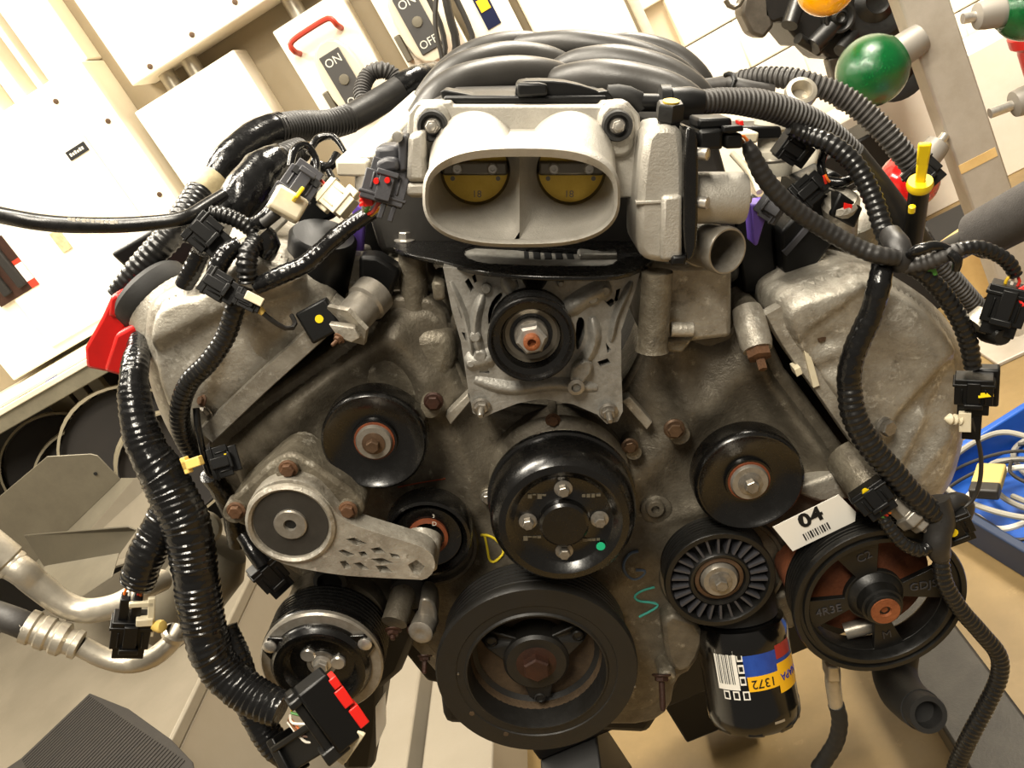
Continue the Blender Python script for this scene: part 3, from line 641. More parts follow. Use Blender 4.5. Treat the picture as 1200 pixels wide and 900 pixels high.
# --- cam covers
def camcover(px, cx, cy, name, ys=(.062, .080, .20, .36)):
    px = chaikin(px, 2); n = []
    a = [P(u, v, ys[1]) for u, v in px]
    f0 = [P(u, v, ys[0]) for u, v in off(px, cx, cy, .88)]; cc = sum(a, Vector()) / len(a)
    mid = [Vector((p.x, ys[0] + .006, p.z)) for p in [P(u, v, ys[0] + .006) for u, v in off(px, cx, cy, .955)]]
    b = [Vector((p.x, ys[2], p.z)) for p in a]; d = [Vector((cc.x + (p.x - cc.x) * .95, ys[3], cc.z + (p.z - cc.z) * .95)) for p in a]
    return part(MB().ring([f0, mid, a, b, d]), name, 'cast_light', angle=60)
lc = camcover([(168, 385), (176, 352), (205, 334), (240, 328), (268, 300), (288, 276), (315, 283), (357, 300), (383, 325), (404, 348), (380, 384), (310, 448), (258, 500), (232, 536), (212, 530), (190, 492), (172, 440)], 280, 400, 'cam_cover')
ridge([(404, 352), (376, 384), (310, 444), (246, 505)], 11, .012, .064, 'cast_light', parent=lc, name='flange')
bolt(243, 480, .055, 8, M['bolt_steel'], lc, axis=(-.6, -.6, -.4)); bolt(238, 470, .05, 6, M['rust'], lc, axis=(-.6, -.6, .4))
def hl(x, y):
    d, s = pathd(x, y, [(168, 402), (200, 388), (250, 362), (300, 345), (340, 330)]); up = sm(.5 - (d if s > 0 else -d) / 34)
    h = .012 * up + .006 * math.exp(-(d / 11) ** 2)
    d2, s2 = pathd(x, y, [(258, 430), (246, 470), (222, 520)]); h += .005 * sm(.5 + (d2 if s2 > 0 else -d2) / 16)
    return h - .004 * gauss(x, y, 320, 392, 45, 28, .6) + .004 * gauss(x, y, 255, 425, 22, 50, .5)
relief(off(chaikin([(168, 385), (176, 352), (205, 334), (240, 328), (268, 300), (288, 276), (315, 283), (357, 300), (383, 325), (404, 348), (380, 384), (310, 448), (258, 500), (232, 536), (212, 530), (190, 492), (172, 440)], 1), 280, 400, .93), .0625, hl, 'cast_light', lc)
n0 = P(236, 400, .105); sc_ = mp(236, 400, .075); n1 = n0 + RT * (-60 * sc_) + UPV * (58 * sc_); f = FR(n0, n1)
part(MB().lathe(n0, [(0, -.01), (.046, -.01), (.040, f.L * .45), (.036, f.L - .01), (0, f.L - .01)], f.a, 32), 'filler_neck', 'cast_light', lc)
part(MB().lathe(n0, [(0, f.L - .012), (.036, f.L - .012), (.038, f.L - .008), (.038, f.L + .004), (.034, f.L + .009), (.02, f.L + .009), (0, f.L + .009)], f.a, 40), 'oil_filler_cap', 'rubber')
rc = camcover([(896, 350), (914, 332), (960, 316), (1007, 305), (1053, 326), (1100, 360), (1130, 405), (1137, 450), (1131, 510), (1114, 574), (1086, 592), (1045, 566), (1000, 514), (950, 444), (906, 388)], 1030, 450, 'cam_cover')
ridge([(902, 360), (925, 400), (960, 448), (1005, 512), (1042, 558)], 10, .011, .064, 'cast_light', parent=rc, name='flange')
def hr(x, y):
    d, s = pathd(x, y, [(1028, 520), (1036, 500), (1050, 476), (1078, 446), (1100, 418), (1125, 400)]); h = .011 * sm(.5 - (d if s > 0 else -d) / 15)
    d, s = pathd(x, y, [(1040, 560), (1058, 524), (1078, 486)]); h += .005 * math.exp(-(d / 8) ** 2) + .003 * sm(.5 - (d if s > 0 else -d) / 20)
    d, s = pathd(x, y, [(1075, 552), (1108, 512)]); h += .004 * math.exp(-(d / 9) ** 2)
    d, s = pathd(x, y, [(934, 386), (950, 372), (968, 358)]); h += .005 * sm(.5 - (d if s > 0 else -d) / 10) * gauss(x, y, 945, 360, 60, 45)
    h -= .006 * gauss(x, y, 962, 396, 20, 11, -.5) + .006 * gauss(x, y, 966, 424, 24, 11, -.35)
    return h + .008 * gauss(x, y, 1060, 385, 42, 26, .75) + .004 * gauss(x, y, 985, 335, 45, 20, -.3)
relief(off(chaikin([(896, 350), (914, 332), (960, 316), (1007, 305), (1053, 326), (1100, 360), (1130, 405), (1137, 450), (1131, 510), (1114, 574), (1086, 592), (1045, 566), (1000, 514), (950, 444), (906, 388)], 1), 1030, 450, .94), .0625, hr, 'cast_light', rc)
part(MB().prism([(941, 406), (947, 404), (961, 452), (953, 455)], .049, .06), 'paint_strip', 'white_plastic', rc, bevel=.0005)
part(MB().prism([(931, 433), (938, 430), (941, 438), (934, 442)], .045, .06), 'clip', 'white_plastic', rc, bevel=.0005)
bolt(1037, 500, .048, 11, M['bolt_steel'], rc, axis=(.3, -.9, .1)); bolt(960, 395, .056, 7, M['bolt_brown'], rc, axis=(.2, -.9, .3))
def hf(x, y):
    h = .004 * noise.noise(Vector((x * .016, y * .016, 1))) + .002
    for pth, w_, a in (([(445, 395), (390, 430), (330, 490), (300, 530)], 26, .012), ([(520, 480), (548, 540), (556, 590)], 14, .006), ([(740, 560), (800, 500), (880, 415)], 22, .009), ([(890, 420), (930, 490), (985, 560)], 18, .012), ([(790, 400), (800, 470)], 20, .010), ([(470, 390), (500, 440), (505, 470)], 18, .014), ([(770, 610), (830, 590), (905, 560)], 8, .004), ([(700, 690), (770, 640)], 20, .003)):
        d, s = pathd(x, y, pth); h += a * math.exp(-(d / w_) ** 2)
    return max(h, 0)
relief(off(chaikin(fc, 1), 640, 590, .965), .085, hf, 'cast_dull', tc, 5, 14)
# chalk marks on the cover
def chalk(strokes, m, y, w=1.9):
    for s in strokes:
        q = chaikin(s, 2, False)
        cy = lambda a, b: .085 - .0015 - hf(a, b) - .0006 - (noise.noise(Vector((a * .035, b * .035, 3))) * .0010 + noise.noise(Vector((a * .13, b * .13, 7))) * .0004); tube3(MB(), [(P(a, b, cy(a, b)), w * mp(a, b, .085) * .5) for a, b in q], n=6, step=.003).build('chalk_mark', M[m], tc)
chalk([[(563, 627), (572, 627), (583, 633), (591, 645), (588, 652), (578, 660), (573, 656), (571, 642), (568, 628)]], 'chalk_yellow', .083, 3)
chalk([[(748, 646), (738, 648), (730, 660), (732, 672), (742, 680), (752, 676), (758, 668), (745, 668)]], 'chalk_blue', .083, 3.6)
chalk([[(767, 688), (752, 692), (742, 699), (748, 705), (764, 706), (773, 709), (765, 715), (749, 723)]], 'chalk_teal', .083, 2.8)
chalk([[(466, 571), (490, 566), (522, 561)]], 'chalk_red', .083, 1.5)
# --- studs and solenoids beside the covers
g0, g1 = P(878, 374, .05), P(888, 410, .03); f = FR(g0, g1)
so = part(MB().lathe(g0, [(0, -.01), (.012, -.01), (.0135, 0), (.0135, f.L * .8), (.012, f.L), (0, f.L)], f.a, 24), 'timing_solenoid', 'cast_light')
part(MB().lathe(g0, [(.0105, f.L), (.0105, f.L + .007), (.006, f.L + .009), (.004, f.L + .009), (.004, f.L + .018), (0, f.L + .019)], f.a, 6), 'nut', 'rust', so)
g0, g1 = P(432, 352, .06), P(400, 388, .03); f = FR(g0, g1)
so = part(MB().lathe(g0, [(0, -.01), (.018, -.01), (.018, .004), (.0155, .006), (.0155, f.L * .75), (.013, f.L * .8), (0, f.L * .8)], f.a, 24), 'timing_solenoid', 'bearing_steel')
part(MB().lathe(g0, [(.020, f.L * .74), (.022, f.L * .74), (.022, f.L * .84), (0, f.L * .84)], f.a, 6), 'bracket', 'cast_light', so)
bolt(398, 396, .02, 6, M['rust'], so, axis=(-.5, -.7, -.4), stud=.006)
# --- crankshaft damper
s = mp(629, 789, 0); c = P(629, 789, 0); R = 119 * s
dm = part(MB().lathe(c, grooves(R * .95, -.050, -.022, 5, .003) + [(R * .95, -.020), (R * .93, -.019), (R * .93, -.015), (R * .985, -.013), (R, -.010), (R, -.003), (R * .985, 0), (R * .80, 0), (R * .79, -.001), (R * .715, -.001), (R * .70, .001), (R * .685, .001), (R * .675, -.003), (R * .66, -.030), (R * .60, -.034)], n=72), 'crank_damper', 'damper_black')
part(MB().lathe(c, [(R * .665, -.022), (R * .64, -.036), (R * .3, -.040), (0, -.040)], n=56), 'dish', 'rusty_dish', dm)
part(MB().lathe(c, [(R * .34, -.040), (R * .33, -.016), (R * .30, -.013), (R * .2, -.013), (R * .2, -.018), (0, -.018)], n=40), 'hub', 'damper_black', dm)
for a in (275, 35, 155):
    a = math.radians(a); d = Vector((math.cos(a), 0, math.sin(a))); t = Vector((-d.z, 0, d.x))
    g = MB(); q = lambda r, w, yy: [c + d * R * r + t * R * ww + Vector((0, yy, 0)) for ww in (-w, w)]
    a0, a1 = q(.2, .17, .017); b0, b1 = q(.50, .11, .021); d0, d1 = q(.62, .10, .034)
    vs = [a0, a1, b1, d1, d0, b0]; g.slab(vs, [], (0, .014, 0)); part(g, 'spoke', 'damper_black', dm, bevel=.002)
    part(MB().lathe(c + d * R * .5 + Vector((0, .022, 0)), [(R * .06, -.004), (R * .06, .002), (R * .045, .003), (R * .04, .0015), (0, .0015)], n=16), 'rivet', 'damper_black', dm)
part(bolt_mb(c + Vector((0, .016, 0)), R * .155, h=.014, washer=1.45), 'bolt', 'rust_dark', dm)
for k, (hx, hy) in enumerate(((553, 836), (593, 860), (537, 790), (744, 805))):
    part(MB().lathe(P(hx, hy, 0), [(0, .0004), ((3.2, 3.2, 1.2, 1.2)[k] * s, .0004), ((3.2, 3.2, 1.2, 1.2)[k] * s, -.001)], n=12), 'balance_hole', 'rusty_dish' if k < 2 else 'bolt_steel', dm)
part(MB().lathe(c + Vector((0, .05, 0)), [(R * .6, -.04), (R * .6, 0), (0, 0)], n=32), 'crank_nose', 'block_dark', dm)
# --- water pump with pulley
s = mp(661, 613, -.012); c = P(661, 613, -.012); R = 89 * s
wp_ = part(MB().lathe(c + Vector((0, .09, 0)), [(.066, -.01), (.066, .012), (.060, .018), (.045, .022), (.03, .05), (0, .05)], n=40), 'water_pump', 'cast_dull')
pu = part(MB().lathe(c, [(R * .90, -.047), (R * 1.02, -.047), (R * 1.03, -.044), (R * 1.02, -.041), (R * .985, -.040), (R * .985, -.020), (R * .975, -.012), (R * .93, -.004), (R * .86, .001), (R * .77, .002), (R * .72, .000), (R * .66, -.004), (R * .64, -.005), (R * .36, -.005), (R * .335, -.004), (R * .325, .003), (R * .29, .005), (0, .005)], n=72), 'water_pump_pulley', 'black_gloss')
for k, a in enumerate((90, 0, 180, 270)):
    a = math.radians(a + 2); q = c + Vector((math.cos(a) * R * .475, .005, math.sin(a) * R * .475))
    part(bolt_mb(q, 7.6 * s, h=.008, washer=1.42), 'bolt', 'bolt_steel', pu)
part(MB().lathe(P(704, 640, -.0095), [(0, .0006), (5.4 * s, .0006), (5.4 * s, 0)], n=20), 'paint_dot', 'green_mark', pu, label='bright green paint dot')
for k, a in enumerate((45, 135, 215, 320)):
    a = math.radians(a); q = c + Vector((math.cos(a) * R * .5, .0045, math.sin(a) * R * .5))
    for n_ in range(4): part(MB().box(q.x - .008 + n_ * .004, q.x - .0052 + n_ * .004 + random.uniform(0, .001), q.y - .0002, q.y + .001, q.z + random.uniform(-.002, .002), q.z + random.uniform(.0022, .0028)), 'stamp_mark', 'sheet_grey', pu)
# --- alternator and its plate
al = [(519, 313), (640, 318), (751, 317), (744, 342), (735, 367), (728, 388), (728, 430), (730, 482), (724, 494), (711, 497), (700, 486), (672, 474), (634, 467), (606, 473), (578, 484), (566, 490), (554, 484), (549, 458), (544, 425), (540, 400), (529, 362)]
holes = [chaikin([(572, 365), (578, 350), (590, 340), (588, 350), (578, 362), (574, 380), (572, 380)], 1),
         chaikin([(676, 372), (684, 372), (686, 388), (682, 402), (676, 412), (674, 400)], 1),
         [(530, 338), (534, 340), (545, 362), (546, 370), (540, 366)], [(545, 330), (549, 326), (556, 338), (552, 343)], [(553, 324), (557, 321), (559, 330), (556, 332)],
         [(611, 327), (636, 326), (642, 329), (636, 338), (618, 340)], [(708, 352), (717, 350), (722, 354), (715, 360)], [(712, 391), (719, 390), (721, 394), (713, 397)], [(534, 352), (538, 352), (545, 374), (541, 374)], [(562, 430), (572, 432), (574, 438), (562, 437)], [(700, 424), (712, 420), (716, 426), (704, 430)], [(722, 340), (727, 338), (724, 352), (719, 356)], [(598, 330), (606, 328), (608, 336), (602, 340)], [(541, 389), (547, 391), (552, 398), (546, 400)], [(710, 402), (716, 410), (712, 414)]]
ay = .022
an = part(MB().prism(al, ay, .115, holes), 'alternator', 'alternator_metal', bevel=.0015)
part(MB().prism(off(al, 640, 400, .96), ay + .03, .12), 'rotor_case', 'ink', an)
for pts, w_, h in (([(566, 345), (559, 365), (557, 392), (566, 420)], 7, .006), ([(694, 372), (697, 395), (690, 415), (676, 430)], 8, .006), ([(660, 366), (690, 346), (716, 336)], 12, .007), ([(545, 425), (580, 418)], 12, .006), ([(556, 445), (600, 455), (650, 450), (700, 455)], 9, .005), ([(590, 325), (600, 345)], 8, .004), ([(528, 330), (545, 370), (555, 420)], 4, .006), ([(740, 330), (722, 370), (716, 400)], 5, .006)):
    ridge(pts, w_, h, ay, 'alternator_metal', parent=an)
for (bx, by, r) in ((694, 348, 7), (709, 339, 6), (563, 415, 8), (552, 424, 5), (687, 427, 7), (657, 331, 4), (557, 393, 7), (570, 337, 6)):
    part(MB().lathe(P(bx, by, ay), [(r * .0007, -.002), (r * .0007, .0045), (r * .0005, .006), (0, .006)], n=16), 'rivet', 'alternator_metal', an)
part(MB().prism(chaikin([(668, 446), (672, 428), (690, 420), (695, 436), (684, 448), (680, 460), (670, 460)], 1), .012, ay + .004), 'knob', 'alternator_metal', an, bevel=.002)
part(MB().lathe(P(675, 453, .012), [(.007, -.004), (.007, .002), (.004, .003), (.004, -.003), (0, -.003)], n=16), 'eyelet', 'bearing_steel', an)
for bx, by in ((564, 476), (713, 482)): bolt(bx, by, ay - .002, 9, M['bolt_steel'], an, stud=.010, sr=.42, axis=(0, -1, -.15))
s = mp(622, 400, -.01); c = P(623, 399, -.012); R = 52 * s
part(MB().lathe(c, [(R * .75, -.032)] + [(R * .97, -.032)] + grooves(R * .94, -.030, -.008, 6, .0022) + [(R * .95, -.007), (R, -.005), (R, -.001), (R * .97, 0), (R * .92, 0), (R * .86, -.003), (R * .72, -.004), (R * .68, -.012), (R * .62, -.016), (0, -.016)], n=56), 'pulley', 'black_gloss', an)
part(MB().lathe(c, [(R * .66, -.0125), (R * .60, -.0150), (R * .50, -.0155), (R * .48, -.0165)], n=40), 'wear_ring', 'shaft_steel', an)
part(MB().lathe(c, [(R * .40, -.018), (R * .40, -.012), (R * .38, -.010), (0, -.010)], n=24), 'washer', 'bolt_steel', an)
part(MB().lathe(c, [(R * .36, -.012), (R * .36, -.001), (R * .30, .001), (0, .001)], n=6, a0=.2), 'nut', 'bolt_clean', an)
part(MB().lathe(c, [(R * .19, -.0), (R * .19, .006), (R * .15, .007), (R * .10, .007), (R * .08, .002), (0, .002)], n=20), 'shaft_end', 'rust_bright', an)
# black steel plate over the alternator
zp = P(640, 319, .0).z
outer = chaikin([(459, 290), (463, 283), (490, 272), (560, 270), (700, 270), (760, 285), (768, 300), (762, 309), (732, 322), (700, 324), (620, 323), (556, 317), (520, 306), (480, 298)], 1)
hole = chaikin([(540, 293), (552, 305), (585, 310), (705, 312), (722, 308), (724, 294), (560, 286)], 1)
pb = part(MB().slab([PZ(a, b, zp) for a, b in outer], [[PZ(a, b, zp) for a, b in hole]], (0, 0, -.004)), 'mounting_plate', 'black_gloss', bevel=.001)
for bx, by in ((474, 282), (484, 269)):
    q = PZ(bx, by, zp); part(bolt_mb(q, .0062, (0, 0, 1), h=.008, washer=1.5), 'bolt', 'bolt_clean', pb)
rear = part(MB().slab([PZ(a, b, zp - .012) for a, b in ((545, 290), (550, 304), (722, 308), (722, 290))], [], (0, 0, -.02)), 'alternator_rear', 'alternator_metal')
for k in range(7):
    q = PZ(590 + k * 13, 301, zp - .0055); part(MB().box(q.x - .0032, q.x + .0032, q.y - .012, q.y + .016, q.z - .002, q.z + .0012), 'cooling_slot', 'ink', rear, bevel=.0008)
q = PZ(696, 301, zp - .006); part(MB().box(q.x - .014, q.x + .02, q.y - .015, q.y + .02, q.z, q.z + .006), 'terminal_cover', 'alternator_metal', rear, bevel=.002)
# --- idlers
def idler(cx, cy, Rp, y, hub='bearing_steel', rim=True):
    s = mp(cx, cy, y); c = P(cx, cy, y); R = Rp * s
    o = part(MB().lathe(c, [(R * .8, -.026), (R * .985, -.026), (R, -.023), (R, -.006), (R * .985, -.002), (R * .94, 0), (R * .90, -.001), (R * .84, -.004), (R * .5, -.008), (R * .44, -.008), (R * .42, -.004), (R * .38, -.004), (R * .37, -.010), (0, -.010)], n=56), 'idler_pulley', 'black_gloss')
    part(MB().lathe(c, [(R * .385, -.0042), (R * .38, -.003), (R * .31, -.003), (R * .30, -.005)], n=40), 'seal', 'seal_orange', o)
    part(MB().lathe(c, [(R * .345, -.006), (R * .345, -.001), (R * .32, .001), (R * .24, .001), (0, .001)], n=36), 'bearing', 'bearing_steel', o)
    part(bolt_mb(c + Vector((0, -.001, 0)), R * .14, h=.009, washer=1.55), 'bolt', 'bolt_brown' if hub != 'bearing_steel' else 'bolt_steel', o)
    part(MB().lathe(c, [(R * .35, -.06), (R * .35, -.02), (0, -.02)], n=24), 'post', 'cast_dull', o)
    return o
idler(438, 519, 63, .03, 'bolt_brown'); idler(879, 566, 65, .03)
# small silver fleck on the right idler
# ribbed plastic idler at the right
cx, cy, y = 844, 681, .028; s = mp(cx, cy, y); c = P(cx, cy, y); R = 65 * s
o = part(MB().lathe(c, [(R * .8, -.032), (R * .98, -.032)] + grooves(R * .97, -.030, -.006, 6, .0024) + [(R, -.005), (R, -.001), (R * .985, 0), (R * .90, 0), (R * .87, -.003), (R * .86, -.014), (R * .58, -.014), (R * .56, -.003), (R * .53, -.001), (R * .47, -.002), (R * .44, -.008), (0, -.008)], n=64), 'idler_pulley', 'black_satin')
for k in range(26):
    a = 2 * math.pi * k / 26; d = Vector((math.cos(a), 0, math.sin(a))); t = Vector((-d.z, 0, d.x)); f = FR(c + d * R * .56, c + d * R * .87, (0, -1, 0))
    g = MB(); f.box(g, 0, f.L, -.0011, .0011, -.014, -.002); part(g, 'fin', 'plastic_grey', o)
part(MB().lathe(c, [(R * .45, -.008), (R * .44, -.004), (R * .37, -.003), (R * .36, -.006)], n=36), 'seal', 'bolt_brown', o)
part(MB().lathe(c, [(R * .34, -.008), (R * .34, -.002), (R * .30, .001), (0, .001)], n=32), 'bearing', 'bearing_steel', o)
part(bolt_mb(c + Vector((0, -.001, 0)), R * .13, h=.008, washer=1.6), 'bolt', 'bolt_steel', o)
# --- belt tensioner
ty = -.005
br = part(MB().prism(chaikin([(296, 562), (322, 538), (340, 530), (356, 536), (424, 584), (428, 598), (420, 610), (400, 618), (300, 622), (276, 614), (264, 602), (268, 588)], 1), .012, .06), 'tensioner_bracket', 'cast_dirty', bevel=.004)
for (bx, by) in ((338, 549), (408, 597), (277, 598)):
    boss(bx, by - 1, 14, .008, .012, 'cast_dirty', parent=br); bolt(bx, by, .004, 9, M['rust'], br)
body = [(289, 606), (292, 588), (304, 572), (324, 563), (345, 562), (368, 570), (384, 588), (400, 608), (420, 618), (474, 634), (500, 643), (510, 655), (509, 670), (498, 680), (484, 679), (440, 677), (396, 674), (340, 664), (312, 652), (296, 634)]
slots = [[(405, 632), (415, 630), (430, 637), (418, 640)], [(434, 643), (445, 641), (452, 648), (440, 649)], [(396, 646), (402, 644), (416, 650), (408, 653)], [(420, 647), (427, 646), (432, 652), (424, 653)], [(434, 655), (448, 654), (462, 660), (446, 662)], [(398, 658), (405, 657), (412, 665), (404, 667)], [(414, 660), (422, 659), (433, 667), (424, 668)], [(440, 663), (452, 663), (460, 671), (446, 671)], [(456, 648), (466, 650), (470, 654), (460, 654)],
         [(478, 662), (488, 656), (498, 664), (492, 674), (484, 672)]]
arm = part(MB().prism(chaikin(body, 1), ty, ty + .022, slots), 'belt_tensioner', 'cast_light', bevel=.0015)
part(MB().prism(off(chaikin(body, 1), 400, 628, .97), ty + .008, ty + .02), 'backing', 'cast_light', arm)
s = mp(340, 612, ty); c = P(341, 613, ty); R = 54 * s
part(MB().lathe(c, [(R, -.024), (R, -.004), (R * .97, .003), (R * .90, .005), (R * .84, .003), (R * .82, -.001), (0, -.001)], n=48), 'spring_case', 'cast_light', arm)
part(MB().lathe(c, [(R * .81, -.001), (R * .81, .0008), (0, .0008)], n=40), 'cover_disc', 'disc_grey', arm, label='dark disc in the tensioner case')
part(MB().lathe(c, [(R * .36, .0), (R * .36, .003), (R * .33, .004), (R * .14, .004), (R * .12, .000), (0, .000)], n=32), 'pivot_cap', 'bearing_steel', arm)
part(MB().lathe(c + Vector((.002, -.0005, 0)), [(0, .0008), (R * .12, .0008), (R * .12, 0)], n=18), 'pivot_hole', 'ink', arm)
cx, cy, y = 501, 632, .035; s = mp(cx, cy, y); c = P(cx, cy, y); R = 52 * s
tp_ = part(MB().lathe(c, [(R * .8, -.026), (R * .985, -.026), (R, -.023), (R, -.004), (R * .97, 0), (R * .90, .001), (R * .84, -.003), (R * .78, -.008), (R * .76, -.003), (R * .72, -.003), (R * .46, -.006), (0, -.006)], n=48), 'tensioner_pulley', 'black_gloss')
part(MB().lathe(c, [(R * .46, -.006), (R * .46, -.003), (R * .38, -.002), (R * .38, -.006)], n=32), 'seal', 'seal_orange', tp_)
a = P(497, 628, .035); b_ = P(491, 662, ty + .015); part(MB().lathe(a, [(0, 0), (.0165, 0), (.0165, (b_ - a).length), (0, (b_ - a).length)], b_ - a, 24), 'pivot_shaft', 'cast_light', tp_)
text('lettering', 'D', mat3(P(509, 614, .0335), (1, 0, 0), (0, 0, 1)), .006, M['print_white'], tp_, .0001)
text('lettering', '3', mat3(P(508, 605, .0335), (1, 0, .1), (0, 0, 1)), .005, M['print_white'], tp_, .0001)
# --- air-conditioning compressor
cx, cy, y = 377, 778, .0; s = mp(cx, cy, y); c = P(cx, cy, y); R = 72 * s
cm = part(MB().lathe(c, [(R * .5, -.22), (R * .95, -.21), (R * 1.0, -.19), (R * 1.0, -.12), (R * .9, -.11), (R * .9, -.06), (0, -.06)], (0.0, -1, 0), 40), 'compressor', 'cast_dull')
part(MB().lathe(c, [(R * .85, -.044), (R * 1.0, -.044)] + grooves(R * 1.0, -.042, -.012, 6, .0028) + [(R * 1.01, -.010), (R * 1.01, -.006), (R * .99, -.004), (R * .93, -.004)], n=64), 'pulley', 'black_gloss', cm)
part(MB().lathe(c, [(R * 1.0, -.008), (R * 1.0, -.001), (R * .97, .001), (R * .80, .001), (R * .78, -.003)], n=64), 'clutch_ring', 'bearing_steel', cm)
part(MB().lathe(c, [(R * .82, -.003), (R * .82, .003), (R * .78, .006), (R * .74, .010), (R * .70, .0105), (R * .60, .009), (R * .55, .003), (R * .52, -.002), (0, -.002)], n=56), 'clutch_plate', 'black_gloss', cm)
for a in (32, 152, 272):
    a = math.radians(a); d = Vector((math.cos(a), 0, math.sin(a))); t = Vector((-d.z, 0, d.x)); f = FR(c + d * R * .7, c + d * R * .97, (0, -1, 0))
    g = MB(); f.taper(g, 0, f.L, .016, .002, .008, .0015, .003); part(g, 'clutch_ear', 'black_gloss', cm, bevel=.001)
    part(MB().lathe(c + d * R * .88 + Vector((0, -.004, 0)), [(.0065, -.002), (.0065, .002), (.0045, .0035), (0, .0035)], n=18), 'rivet', 'bolt_clean', cm)
for a in (90 + 50, 5, 260):
    a = math.radians(a); q = c + Vector((math.cos(a) * R * .27, .002, math.sin(a) * R * .27))
    part(MB().lathe(q, [(.0072, -.001), (.0072, .0025), (.006, .0038), (0, .0038)], n=18), 'rivet', 'bolt_clean', cm)
part(bolt_mb(c + Vector((0, .001, 0)), .0075, h=.008), 'bolt', 'bolt_clean', cm)
part(MB().lathe(c + Vector((0, .0015, 0)), [(R * .24, 0), (R * .24, .002), (R * .17, .002), (R * .17, 0)], n=28), 'washer', 'bolt_steel', cm)
part(MB().prism([(440, 830), (452, 812), (452, 850), (441, 876)], .02, .023), 'data_label', 'label_white', cm)
part(MB().prism([(400, 850), (470, 790), (500, 720), (470, 690), (455, 700), (445, 860), (438, 905), (400, 905)], .055, .16), 'compressor_body', 'plastic_black', cm, bevel=.008)
part(MB().lathe(P(388, 678, .05), [(.016, -.05), (.016, .006), (.012, .008), (.012, -.004), (0, -.004)], n=24), 'port', 'rubber', cm)
a = P(470, 704, .05); b_ = P(462, 730, .03); part(MB().lathe(a, [(0, -.02), (.0125, -.02), (.0125, (b_ - a).length), (0, (b_ - a).length)], b_ - a, 20), 'mount_boss', 'cast_dull', cm)
bolt(461, 738, .02, 8, M['rust_dark'], cm, axis=(0, -.8, -.5), stud=.004)
part(MB().lathe(P(480, 693, .06), [(.019, -.03), (.019, .004), (.016, .006), (0, .006)], n=24), 'plug', 'rubber', cm)
q = part(MB().prism(chaikin([(493, 700), (508, 704), (513, 722), (510, 748), (494, 750), (488, 738), (490, 715)], 1), .03, .06), 'mount_bracket', 'bearing_steel', bevel=.003)
part(MB().lathe(P(497, 732, .03), [(.012, -.01), (.012, .012), (.009, .014), (.004, .014), (0, .012)], (-.2, -1, 0), 20), 'bush', 'bearing_steel', q)
bolt(482, 736, .035, 6, M['rust_dark'], q, axis=(-1, -.3, 0)); bolt(498, 768, .04, 7, M['rust_dark'], q, axis=(0, -.7, -.7), stud=.012, sr=.45)
bolt(775, 790, .05, 9, M['rust_dark'], tc, axis=(0, -.6, -.8), stud=.028, sr=.4)
boss(777, 772, 11, .03, .085, 'cast_dirty')
part(MB().prism(chaikin([(775, 715), (830, 735), (815, 782), (792, 790), (780, 770)], 1), .06, .1), 'lower_lug', 'cast_dull', tc, bevel=.006)
a = P(495, 640, .0)
# --- power steering pump
cx, cy, y = 1031, 706, .0; s = mp(cx, cy, y); c = P(cx, cy, y); R = 101 * s
ps = part(MB().lathe(c + Vector((0, .032, 0)), [(R * .35, -.12), (R * .7, -.10), (R * .78, -.06), (R * .77, -.006), (R * .3, .004), (0, .004)], n=40), 'power_steering_pump', 'rust_pump')
for ang, rr in ((60, .055), (190, .06), (300, .05)):
    a = math.radians(ang); q = c + Vector((math.cos(a) * R * .62, .05, math.sin(a) * R * .62)); part(MB().lathe(q, [(rr * .4, -.03), (rr * .4, .004), (rr * .3, .008), (0, .008)], n=20), 'lug', 'rust_pump', ps)
part(MB().lathe(P(990, 740, .03), [(0, 0), (.008, 0), (.008, .03), (.011, .032), (.011, .042), (0, .042)], (.9, -.1, .4), 20), 'fitting', 'bearing_steel', ps)
pr = part(MB().lathe(c, [(R * .84, -.036), (R * .96, -.036)] + grooves(R * .96, -.034, -.008, 6, .003) + [(R * .97, -.007), (R, -.005), (R, -.001), (R * .985, .001), (R * .93, .001), (R * .92, -.002), (R * .88, -.002), (R * .87, .001), (R * .82, .001), (R * .80, -.002), (R * .79, -.03), (R * .84, -.036)], n=80), 'power_steering_pulley', 'black_satin')
spk = [50, 110, 190, 285]                                         # windows between the spokes
def sector(a0, a1, r0, r1, n=8):
    A = [math.radians(a0 + (a1 - a0) * i / n) for i in range(n + 1)]
    return [c + Vector((math.cos(a) * r1, .010, math.sin(a) * r1)) for a in A] + [c + Vector((math.cos(a) * r0, .010, math.sin(a) * r0)) for a in reversed(A)]
wins = [sector(32, 96, R * .34, R * .78), sector(136, 186, R * .36, R * .78), sector(216, 278, R * .34, R * .78), sector(304, 358, R * .34, R * .78)]
part(MB().slab([c + Vector((math.cos(a) * R * .82, .010, math.sin(a) * R * .82)) for a in [2 * math.pi * k / 64 for k in range(64)]], wins, (0, .006, 0)), 'spider', 'black_satin', pr, bevel=.002)
part(MB().lathe(c, [(R * .34, -.012), (R * .30, -.007), (R * .25, -.004), (R * .235, .006), (R * .21, .007), (R * .20, .011), (R * .18, .012), (R * .15, .012), (0, .010)], n=40), 'hub', 'black_satin', pr)
part(MB().lathe(c, [(R * .165, .012), (R * .165, .0135), (R * .07, .0135), (R * .06, .0105), (0, .0105)], n=30), 'shaft_end', 'rust_bright', pr)
